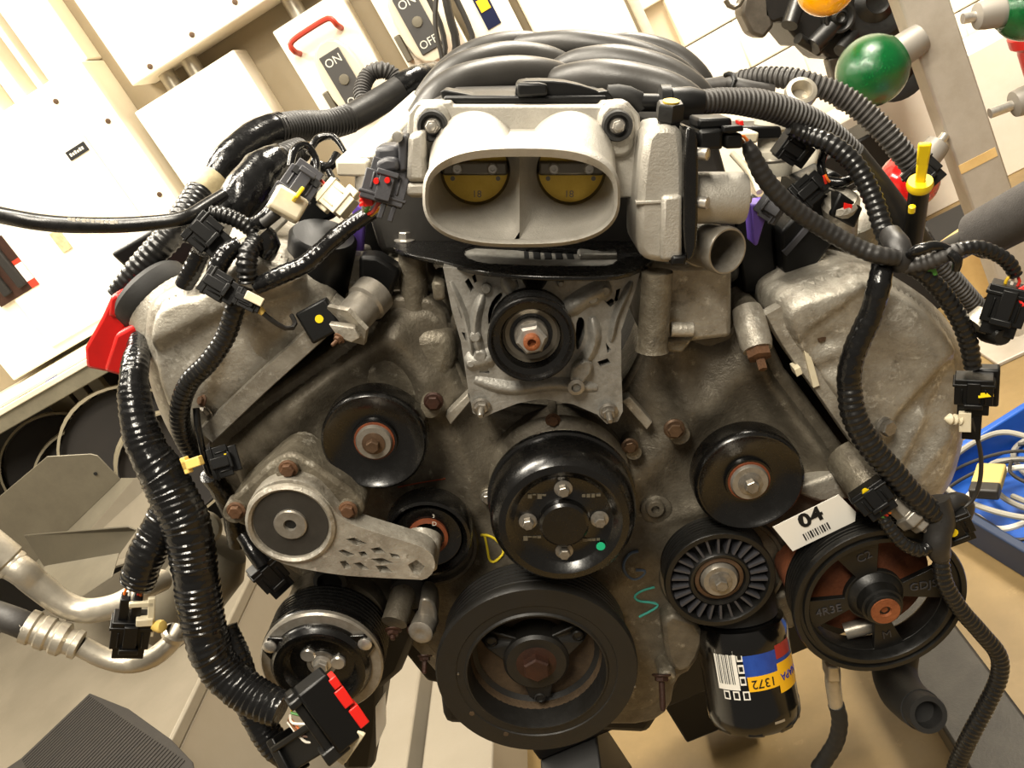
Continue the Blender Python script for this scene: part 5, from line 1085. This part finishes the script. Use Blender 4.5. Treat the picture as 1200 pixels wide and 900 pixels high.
# --- upper-left loom along the fuel rail
UL = thing('wiring_harness', 'black corrugated main loom arching along the top left behind the fuel rail', 'wiring harness')
hp(UL, [(138, 346, .13, 14), (168, 310, .135, 16), (204, 270, .15, 17), (234, 226, .19, 17)], 'loom', 'loom_black', pitch=.006, n=22, amp=.06)
hp(UL, [(230, 232, .20, 15), (240, 222, .20, 18), (252, 208, .21, 18)], 'smooth', 'tape_beige', 'tape_band', n=22)
hp(UL, [(248, 212, .21, 17), (275, 180, .23, 19), (305, 158, .26, 19), (330, 150, .28, 19)], 'tape', 'tape_black', 'taped_length', n=24)
hp(UL, [(322, 152, .27, 18), (350, 148, .30, 18), (385, 146, .33, 17), (412, 138, .35, 17)], 'loom', 'loom_dull', pitch=.0042, n=24, amp=.10)
hp(UL, [(408, 140, .35, 16), (440, 122, .38, 16), (468, 104, .40, 15)], 'smooth', 'loom_dull', 'sleeve', n=22)
hp(UL, [(460, 110, .40, 14), (480, 96, .42, 15), (500, 90, .45, 15), (530, 86, .5, 15)], 'tape', 'tape_black', 'taped_length', n=22)
hp(UL, [(428, 128, .38, 9), (424, 108, .40, 10), (432, 88, .42, 10), (448, 82, .42, 10), (462, 90, .42, 10), (467, 104, .41, 10), (458, 120, .39, 10)], 'loom', 'loom_grey', 'loop', pitch=.0045, n=20, amp=.14)
hp(UL, [(412, 130, .36, 3), (420, 121, .36, 3), (436, 117, .37, 3), (448, 122, .38, 3)], 'smooth', 'cable_dark', 'wire', n=8)
# --- left cluster: fat taped stub, small looms and plugs
CL = thing('wiring_harness', 'tangle of small black looms and plugs on top of the left cam cover', 'wiring harness')
hp(CL, [(272, 258, .10, 24), (288, 228, .11, 27), (308, 200, .13, 24), (328, 186, .15, 18)], 'tape', 'tape_black', 'taped_stub', n=28)
hp(CL, [(322, 190, .15, 16), (338, 182, .17, 16), (352, 176, .19, 15)], 'loom', 'loom_dull', 'stub_end', pitch=.0045, n=20)
hp(CL, [(225, 252, .06, 9), (240, 250, .06, 10), (262, 252, .06, 10), (285, 262, .06, 10), (300, 275, .06, 9)], 'loom', 'loom_black', pitch=.0040, n=18, amp=.1)
hp(CL, [(300, 262, .06, 9), (312, 256, .055, 10), (322, 240, .06, 8), (330, 230, .06, 7)], 'tape', 'tape_black', 'branch', n=14)
hp(CL, [(306, 275, .05, 14), (314, 285, .05, 15), (308, 298, .05, 13)], 'tape', 'tape_black', 'knot', n=18)
hp(CL, [(291, 330, .03, 12), (289, 312, .03, 13), (292, 295, .035, 12), (302, 280, .045, 11)], 'loom', 'loom_black', pitch=.0045, n=18, amp=.12)
hp(CL, [(250, 332, .03, 11), (256, 312, .03, 12), (266, 296, .035, 12), (282, 286, .04, 10)], 'wrap', 'tape_black', 'branch', pitch=.0045, n=18)
hp(CL, [(216, 334, .06, 11), (228, 312, .06, 12), (236, 296, .06, 12)], 'wrap', 'tape_black', 'branch', pitch=.0045, n=18)
hp(CL, [(300, 336, .03, 10), (330, 322, .03, 11), (360, 308, .035, 11), (388, 283, .04, 11), (410, 265, .045, 10), (436, 248, .05, 10)], 'wrap', 'tape_black', 'branch', pitch=.0060, n=20)
hp(CL, [(285, 335, .025, 12), (276, 360, .02, 12), (264, 395, .02, 12), (244, 425, .02, 12), (222, 448, .025, 12), (211, 478, .03, 12), (214, 508, .04, 12), (228, 535, .05, 11)], 'loom', 'loom_black', 'drop', pitch=.0050, n=20, amp=.08)
hp(CL, [(230, 478, .035, 4), (232, 500, .03, 4), (238, 530, .03, 4), (246, 556, .035, 4), (258, 552, .04, 4)], 'tape', 'tape_black', 'thin_branch', n=10)
c_, f = conn(CL, P(240, 325, .01), P(278, 348, .01), .011, .009)
c2, f = conn(CL, P(276, 345, .008), P(306, 360, .008), .007, .006, nose=.15)
f = fpx(288, 345, .0, 308, 355, .0); g = MB(); f.box(g, 0, f.L, -.0035, .0035, -.002, .002); g.build('plug_lock', M['white_plastic'], CL, .0006)
hp(CL, [(303, 362, .008, 5), (309, 367, .008, 4)], 'smooth', 'yellow_soft', 'wire_seal', n=10)
hp(CL, [(307, 366, .008, 3), (322, 378, .01, 3), (338, 386, .015, 3), (346, 380, .025, 3), (342, 370, .04, 3)], 'smooth', 'loom_dull', 'wire', n=8)
c3, f = conn(CL, P(226, 262, .05), P(262, 292, .05), .014, .012)
g = MB(); f.box(g, f.L * .2, f.L * .32, -.004, .004, .0125, .0135); g.build('paint_dot', M['yellow_plastic'], c3)
c4, f = conn(CL, P(335, 240, .05), P(362, 200, .08), .014, .011, 'plastic_grey', nose=.25)
g = MB(); f.box(g, f.L * .55, f.L * .72, -.012, -.002, .010, .013); f.box(g, f.L * .55, f.L * .72, .003, .011, .010, .013); g.build('latch_window', M['ink'], c4)
f = fpx(330, 252, .04, 346, 224, .05); g = MB(); f.box(g, 0, f.L * .9, -.0135, .0135, -.010, .009); g.build('plug_insert', M['white_plastic'], c4, .003)
f = fpx(347, 232, .04, 353, 224, .045); g = MB(); f.box(g, -.004, f.L, -.0012, .002, -.004, .009); g.build('seal_strip', M['yellow_plastic'], c4, .001)
wires(CL, P(326, 246, .055), P(339, 238, .038), ['wire_yellow', 'wire_yellow', 'wire_yellow'], .0035, .0014, .003)
hp(CL, [(309, 262, .05, 7), (322, 252, .05, 7), (331, 243, .05, 6)], 'tape', 'loom_dull', 'sleeve', n=12)
c5, f = conn(CL, P(382, 222, .07), P(410, 246, .06), .011, .009, 'white_plastic', latch=False, nose=.2)
g = MB(); f.box(g, f.L * .1, f.L * .5, -.015, -.010, -.004, .004); f.box(g, f.L * .5, f.L * .9, .009, .016, -.006, .004); g.build('clip', M['white_plastic'], c5, .001)
wires(CL, P(375, 212, .08), P(384, 222, .07), ['wire_red', 'wire_orange'], .002, .0012, .002)
for k, pts in enumerate(([(340, 195, .1, 4), (345, 176, .11, 5), (358, 170, .12, 5), (370, 185, .12, 4), (372, 205, .11, 4)], [(362, 180, .16, 4), (372, 163, .17, 5), (390, 160, .17, 4), (404, 178, .16, 3)], [(365, 190, .15, 6), (385, 196, .15, 6), (395, 180, .16, 5)], [(385, 200, .13, 4), (395, 220, .12, 4), (405, 238, .11, 4)])):
    hp(CL, pts, 'tape', 'tape_black', 'wire_loop', n=10)
# grey throttle plug with red lock
c6, f = conn(CL, P(446, 238, .022), P(458, 190, .03), .0165, .013, 'plastic_grey', nose=.3)
MB().prism([(424, 222), (436, 219), (437, 241), (426, 243)], .018, .035).build('slide_lock', M['red_clip'], c6, .0008)
g = MB()
for k in range(4): g.prism([(421, 223 + k * 5.4), (426, 222 + k * 5.4), (426, 225 + k * 5.4), (421, 226 + k * 5.4)], .017, .03)
g.build('lock_teeth', M['red_clip'], c6)
MB().prism([(440, 190), (452, 184), (466, 186), (468, 200), (442, 204)], .012, .03).build('plug_hood', M['plastic_grey'], c6, .003)
f7 = fpx(462, 242, .016, 473, 207, .02); g = MB(); f7.box(g, 0, f7.L, -.002, .010, -.010, .004); f7.box(g, -.012, .0, -.002, .002, -.010, .004); f7.box(g, -.012, .0, .006, .010, -.010, .004); g.build('guide_frame', M['plastic_grey'], c6, .0008)
for k, (x, yy_) in enumerate(((441, 212), (454, 211))):
    g = MB(); q = P(x, yy_, .008); g.lathe(q, [(0, .002), (.0022, .002), (.0022, -.002)], n=8); g.build('indicator_tab', M['red_clip'], c6)
wires(CL, P(430, 250, .045), P(444, 228, .02), ['wire_white', 'wire_green', 'wire_red', 'wire_yellow'], .005, .0016, .004)
# small clip cluster left of the tensioner
c8, f = conn(CL, P(246, 545, .03), P(280, 535, .04), .014, .012)
g = MB(); f.box(g, f.L * .55, f.L * .62, -.003, .006, .0125, .0135); g.build('paint_dot', M['yellow_plastic'], c8)
hp(CL, [(246, 556, .05, 12), (258, 572, .06, 12), (272, 600, .07, 12), (280, 635, .08, 13)], 'tape', 'tape_black', 'branch', n=18)
cc, f = conn(CL, P(304, 660, .04), P(332, 690, .045), .014, .009)
hp(CL, [(285, 628, .05, 8), (296, 645, .04, 9), (308, 662, .035, 9)], 'tape', 'tape_black', 'branch', n=14)
# --- battery cable sweeping in from the left
BC = thing('battery_cable', 'long plain black cable sweeping in from the left border with white print', 'cable')
bcb = hp(BC, [(-420, 250, .30, 9), (-260, 215, .18, 9), (-120, 225, .06, 9), (0, 252, .03, 10), (60, 262, .03, 10), (120, 264, .03, 9.5), (170, 262, .035, 9), (215, 256, .04, 8.5), (240, 242, .06, 8), (262, 228, .08, 7)], 'smooth', 'loom_black', 'cable', n=18, step=.006)
q = P(108, 260, .0165); xd = (P(140, 262, .0165) - P(78, 258, .0165)).normalized()
for k in range(11):
    o_ = q + Vector((0, -.0012, .001)) + xd * ((k - 5) * .0036); f_ = FR(o_, o_ + xd * (.0022 + .0008 * (k % 3 == 0)), (0, -1, .1)); g = MB(); f_.box(g, 0, f_.L, -.0014 if k % 2 else -.0008, .0012, -.0006, .0003); g.build('worn_print', M['print_white'], bcb)
# --- red terminal cover and black box behind the left cover
RC = thing('terminal_cover', 'red plastic terminal cover sticking out beside the oil filler cap', 'cover')
fr0 = [(100, 408), (128, 368), (152, 372), (168, 378), (168, 400), (150, 438), (98, 430)]
MB().prism([(98, 408), (118, 372), (130, 345), (140, 345), (150, 372), (140, 440), (100, 432)], .10, .16).build('shell', M['red_plastic'], RC, .005)
MB().prism([(120, 436), (134, 392), (170, 372), (174, 400), (146, 443)], .085, .15).build('flap', M['red_plastic'], RC, .004)
MB().prism([(128, 350), (136, 343), (144, 350), (140, 372), (126, 372)], .095, .12).build('neck', M['red_plastic'], RC, .003)
BX = eng(tag(MB().prism([(128, 298), (196, 258), (250, 275), (240, 300), (170, 330), (150, 318)], .21, .29).build('relay_box', M['plastic_black'], None, .004), 'black box behind the corrugated loom at the left', 'box'))
# ------------------------------------------------------------------ right side
RH = thing('wiring_harness', 'large black corrugated looms arching over the right side of the engine', 'wiring harness')
hp(RH, [(796, 120, .08, 12), (812, 120, .08, 14), (822, 120, .08, 14)], 'smooth', 'plastic_black', 'hose_end', n=22)
hp(RH, [(818, 120, .08, 14), (850, 118, .09, 15), (890, 122, .10, 17), (930, 134, .11, 17), (965, 152, .12, 16), (1000, 183, .13, 15), (1030, 222, .14, 14), (1052, 255, .15, 13)], 'loom', 'loom_grey', pitch=.0042, n=22, amp=.1)
hp(RH, [(998, 180, .125, 15), (1030, 220, .135, 15), (1058, 258, .145, 15), (1080, 290, .16, 15), (1090, 300, .17, 14)], 'smooth', 'loom_dull', 'sleeve', n=22)
hp(RH, [(1075, 275, .17, 13), (1100, 310, .18, 13), (1130, 345, .19, 13), (1150, 368, .2, 13)], 'loom', 'loom_grey', pitch=.0048, n=20, amp=.14)
OH = thing('corrugated_hose', 'outermost corrugated hose arching high above the right looms to a black plug', 'hose')
hp(OH, [(800, 102, .35, 7), (830, 100, .33, 8), (860, 96, .3, 10), (872, 92, .29, 10)], 'smooth', 'loom_grey', 'pipe', n=16)
hp(OH, [(868, 93, .29, 11), (900, 90, .27, 12), (940, 95, .25, 13), (985, 112, .24, 14), (1020, 138, .23, 14), (1050, 170, .22, 14), (1072, 198, .22, 13)], 'loom', 'loom_grey', pitch=.0052, n=20, amp=.14)
conn(OH, P(1070, 192, .21), P(1096, 216, .2), .016, .014)
hp(OH, [(855, 96, .27, 8), (875, 103, .26, 9), (905, 108, .26, 9)], 'smooth', 'loom_grey', 'pipe', n=16)
hp(OH, [(850, 88, .28, 3), (856, 86, .27, 3), (862, 92, .26, 3), (858, 104, .26, 3)], 'smooth', 'plastic_black', 'clip_ring', n=8)
tag(eng(MB().lathe(P(938, 110, .2), [(.009, -.006), (.014, -.006), (.015, 0), (.014, .006), (.010, .007), (.0085, .003), (.0085, -.006), (0, -.006)], (-.1, -.8, .6), 28).build('filler_ring', M['pipe_alu'])), 'small round metal filler mouth between the two arching looms', 'fitting')
IH = thing('wiring_harness', 'glossy black loom branch and throttle lead crossing behind the right cam cover', 'wiring harness')
hp(IH, [(925, 150, .10, 8), (945, 158, .10, 11), (975, 170, .09, 12), (1003, 195, .08, 12), (1022, 230, .07, 12), (1033, 262, .06, 12), (1042, 288, .05, 11)], 'loom', 'loom_black', pitch=.0055, n=20, amp=.1)
hp(IH, [(874, 166, .02, 6), (882, 182, .02, 10), (897, 210, .02, 11), (925, 240, .02, 11), (965, 268, .02, 11), (1005, 290, .015, 11), (1030, 299, .01, 11), (1052, 302, .01, 10)], 'loom', 'loom_dull', 'lead', pitch=.0058, n=20, amp=.06)
wires(IH, P(866, 160, .02), P(876, 170, .02), ['wire_orange', 'wire_brown'], .003, .0012, .002)
hp(IH, [(940, 220, .11, 5), (960, 212, .11, 6), (985, 214, .1, 6), (1003, 208, .1, 5)], 'tape', 'tape_black', 'branch', n=12)
hp(IH, [(965, 180, .12, 5), (962, 196, .11, 5), (968, 215, .11, 6)], 'tape', 'tape_black', 'branch', n=12)
conn(IH, P(930, 238, .09), P(960, 212, .1), .012, .010); conn(IH, P(915, 252, .07), P(890, 236, .08), .010, .008, 'plastic_grey')
wires(IH, P(966, 205, .09), P(970, 214, .09), ['wire_orange', 'wire_red'], .003, .0012, .002); conn(IH, P(915, 165, .12), P(945, 185, .12), .012, .010)
# junction and descending trunk
DH = thing('wiring_harness', 'black loom running down over the right cam cover to the steering pulley', 'wiring harness')
hp(DH, [(1044, 276, .04, 13), (1052, 290, .02, 15), (1056, 304, .015, 15), (1058, 314, .015, 12)], 'tape', 'loom_dull', 'junction_tape', n=20)
hp(DH, [(1034, 310, .02, 12), (1030, 335, .01, 14), (1020, 370, .01, 14), (1002, 410, .01, 14), (995, 440, .01, 14), (997, 468, .01, 14)], 'wrap', 'tape_black', 'taped_length', pitch=.008, n=22)
hp(DH, [(995, 450, .01, 14), (1000, 485, .005, 15), (1018, 520, 0, 15), (1045, 552, -.005, 15), (1072, 582, -.01, 14), (1098, 604, -.01, 14)], 'loom', 'loom_black', pitch=.0058, n=22, amp=.09)
hp(DH, [(1096, 585, -.005, 16), (1102, 610, -.01, 16), (1098, 635, -.015, 15), (1102, 652, -.015, 12)], 'tape', 'loom_dull', 'junction_tape', n=20)
hp(DH, [(1102, 648, -.015, 10), (1106, 680, -.02, 10), (1124, 712, -.02, 10), (1150, 742, -.02, 10), (1170, 768, -.02, 10), (1170, 795, -.02, 10), (1154, 830, -.02, 10), (1138, 860, -.02, 10), (1124, 890, -.015, 10), (1115, 915, -.015, 10)], 'loom', 'loom_black', 'tail', pitch=.0050, n=18, amp=.1)
hp(DH, [(1030, 598, -.01, 7), (1042, 618, -.015, 8), (1060, 638, -.02, 8), (1080, 645, -.02, 8), (1096, 632, -.015, 8)], 'loom', 'loom_black', 'branch', pitch=.0045, n=16, amp=.12)
hp(DH, [(1100, 602, 0, 12), (1118, 588, .005, 11), (1130, 592, .01, 11), (1128, 608, .01, 10)], 'tape', 'loom_dull', 'hook', n=16)
cq, f = conn(DH, P(1110, 600, .0), P(1126, 630, .0), .014, .010)
g = MB(); q = P(1117, 624, -.013); g.lathe(q, [(0, .001), (.004, .001), (.003, -.004)], n=10); g.build('paint_dot', M['yellow_plastic'], cq)
wire(MB(), [P(1138, 490, .0), P(1149, 530, .0), P(1148, 565, .0), (P(1138, 588, .0)), P(1118, 600, .0)], .0018, 8).build('wire', M['cable_dark'], DH)
hp(DH, [(1062, 300, .01, 5), (1078, 292, .0, 7), (1095, 288, .0, 6), (1112, 292, .0, 5), (1122, 300, .0, 5)], 'tape', 'tape_black', 'branch', n=12)
hp(DH, [(1060, 314, .012, 8), (1085, 308, .005, 10), (1105, 300, 0, 10), (1125, 292, 0, 9)], 'loom', 'loom_grey', pitch=.0045, n=18, amp=.1)
hp(DH, [(1118, 294, 0, 9), (1145, 290, 0, 9), (1168, 298, 0, 9), (1182, 308, 0, 9), (1190, 322, 0, 8)], 'loom', 'loom_black', pitch=.0048, n=18, amp=.1)
hp(DH, [(1112, 296, -.005, 5), (1122, 304, -.008, 6), (1120, 316, -.005, 5)], 'tape', 'tape_black', 'wrap_end', n=12)
wires(DH, P(1188, 320, 0), P(1184, 338, .0), ['wire_red', 'wire_white', 'wire_yellow'], .003, .0012, .002)
cz, f = conn(DH, P(1188, 334, 0), P(1168, 390, .0), .015, .014, nose=.25)
g = MB(); q = P(1168, 390, .0); g.lathe(q, [(0, .012), (.006, .012), (.008, .008), (.012, -.01), (0, -.01)], (-.1, -1, 0), 18); g.build('sensor_tip', M['black_satin'], cz)
q = P(1196, 348, -.01); f = fpx(1190, 350, -.012, 1206, 342, -.012); g = MB(); f.box(g, 0, f.L, -.008, .006, -.003, .003); g.build('slide_lock', M['red_clip'], cz, .001)
g = MB(); f = fpx(1142, 385, .01, 1158, 372, .012); g.lathe(f.o, [(0, 0), (.012, 0), (.012, f.L), (0, f.L)], f.a, 18); g.build('collar', M['pipe_alu'], cz)
hp(DH, [(1060, 312, .012, 8), (1080, 320, .01, 10), (1100, 338, .01, 11), (1120, 366, .01, 11), (1134, 398, .01, 11), (1140, 430, .01, 10)], 'loom', 'loom_black', pitch=.0056, n=18, amp=.1)
cy_, f = conn(DH, P(1142, 440, .005), P(1140, 482, .005), .014, .010)
g = MB(); f4 = fpx(1156, 432, .01, 1154, 476, .01); f4.box(g, 0, f4.L, -.010, .010, -.012, .002); g.build('plug_shell', M['plastic_black'], cy_, .002)
f5 = fpx(1146, 464, -.008, 1164, 462, -.008); g = MB(); f5.box(g, 0, f5.L, -.002, .002, -.002, .001); g.build('lock_tab', M['yellow_plastic'], cy_, .0005)
f6 = fpx(1130, 482, .0, 1130, 504, .0); g = MB(); f6.box(g, 0, f6.L, -.004, .005, -.004, .004)
g.lathe(P(1130, 492, 0), [(.003, 0), (.005, .004), (.003, .005), (.005, .008), (.003, .009), (.005, .012), (.0015, .016), (0, .017)], (-1, 0, .05), 12); g.build('fir_tree_clip', M['white_plastic'], cy_, .0004)
g = MB(); f8 = fpx(1140, 480, .005, 1138, 512, .005); f8.box(g, 0, f8.L, -.007, .007, -.006, .006); g.build('plug_tail', M['plastic_black'], cy_, .001)
g = MB(); g.prism([(1080, 318), (1096, 312), (1100, 322), (1086, 330)], .005, .02); g.build('sleeve_tag', M['wire_green'], DH, .001)
# steering sensor plug beside the tag
SP = thing('pressure_switch', 'steering pressure switch and plug between tag and pulley', 'sensor')
f = fpx(1058, 596, -.0, 1085, 620, -.01); MB().lathe(f.o, [(0, -.012), (.011, -.012), (.011, .004), (.014, .005), (.014, .014), (.009, .016), (.009, .022), (.004, .024), (.004, .03), (0, .03)], f.a, 6).build('switch_body', M['bearing_steel'], SP, .001)
g2, f = conn(SP, P(1012, 570, .0), P(1036, 600, -.01), .015, .011)
MB().lathe(P(1016, 578, -.012), [(0, .001), (.0042, .001), (.003, -.004)], n=10).build('paint_dot', M['yellow_plastic'], g2)
g3 = MB().lathe(P(1015, 562, .04), [(.022, -.03), (.022, .02), (.019, .024), (.016, .02), (0, .02)], (.2, -.9, -.3), 24).build('socket', M['cast_dirty'], SP)
wires(SP, P(1032, 596, -.015), P(1040, 604, -.015), ['wire_orange', 'wire_red', 'wire_green'], .003, .0012, .002)
# --- dipstick
DS = thing('dipstick', 'oil dipstick with yellow ring handle in its black tube', 'dipstick')
a = P(1078, 216, .1); b_ = P(1084, 168, .08); f = FR(a, b_); g = MB()
f.taper(g, 0, f.L * .55, .0038, .0028, .0046, .0026); f.taper(g, f.L * .5, f.L, .0046, .0026, .0052, .0022); g.build('handle', M['yellow_plastic'], DS, .0015)
MB().lathe(a, [(0, -.004), (.010, -.004), (.011, 0), (.010, .004), (0, .004)], f.a, 20).build('collar', M['yellow_plastic'], DS)
MB().lathe(a, [(0, -.075), (.0085, -.075), (.0085, -.004), (0, -.004)], f.a, 18).build('tube', M['plastic_black'], DS)
MB().lathe(a + f.a * .0 + Vector((-.006, -.006, -.02)), [(0, .005), (.003, .003), (.003, -.003), (0, -.004)], f.a, 8).build('tab', M['yellow_plastic'], DS)
# ------------------------------------------------------------------ refrigerant lines at the left
R1 = thing('refrigerant_line', 'thick bent aluminium refrigerant pipe entering high on the left', 'pipe')
hp(R1, [(-260, 560, .16, 17), (-120, 596, .06, 17), (10, 660, .02, 17), (40, 682, .02, 16), (75, 708, .02, 15), (105, 716, .02, 14.5), (140, 708, .02, 14), (165, 692, .03, 13), (190, 680, .06, 13)], 'smooth', 'pipe_alu', 'pipe', n=24)
f = fpx(2, 652, .02, 22, 668, .02); s = mp(10, 660, .02)
MB().lathe(f.o, [(17 * s, -.03), (21 * s, -.03), (21 * s, .006), (18 * s, .008), (19 * s, .010), (19 * s, .013), (16 * s, .015)], f.a, 28).build('ferrule', M['pipe_alu'], R1)
R2 = thing('refrigerant_line', 'thinner aluminium pipe crimped to a black hose, below the thick pipe', 'pipe')
hp(R2, [(95, 757, .0, 12), (120, 770, .0, 12), (150, 777, .0, 12), (180, 770, .0, 11.5), (203, 750, .01, 11), (212, 735, .02, 11)], 'smooth', 'pipe_alu', 'pipe', n=22)
hp(R2, [(-260, 660, .14, 16), (-120, 686, .05, 16), (0, 722, .0, 16), (36, 736, .0, 16)], 'smooth', 'loom_grey', 'hose', n=22)
f = fpx(30, 733, .0, 95, 757, .0); s = mp(60, 745, 0); r = lambda q: q * s
MB().lathe(f.o, [(r(15), 0), (r(20), .001), (r(20), .008), (r(17.5), .010), (r(17.5), .013), (r(20), .015), (r(20), .022), (r(17.5), .024), (r(17.5), .027), (r(20), .029), (r(20), .036), (r(15), .039), (r(15), .044), (r(17), .045), (r(17), .050), (r(11), f.L)], f.a, 30).build('crimp_ferrule', M['pipe_alu'], R2)
text('lettering', '4800', mat3(P(18, 735, -.0135), P(30, 735, 0) - P(0, 724, 0), UPV), .008, M['print_white'], R2, .0001)
MB().lathe(P(203, 746, .012), [(r(11), 0), (r(15), .001), (r(15), .006), (r(12), .008)], (.5, 0, .85), 22).build('joint_ring', M['pipe_alu'], R2)
AC = thing('accumulator', 'dull grey metal canister behind the thick wiring trunk', 'canister')
a = P(188, 735, .10); b_ = P(262, 650, .12); f = FR(a, b_)
MB().lathe(a, [(0, -.01), (.02, -.01), (.03, 0), (.034, .02), (.036, f.L * .6), (.034, f.L * .9), (.022, f.L * 1.08), (0, f.L * 1.12)], f.a, 32).build('shell', M['sheet_grey'], AC)
MB().lathe(P(238, 620, .10), [(0, .02), (.014, .018), (.018, .01), (.018, -.02), (.012, -.04), (0, -.04)], (.3, -.6, .4), 22).build('cap', M['sheet_grey'], AC)
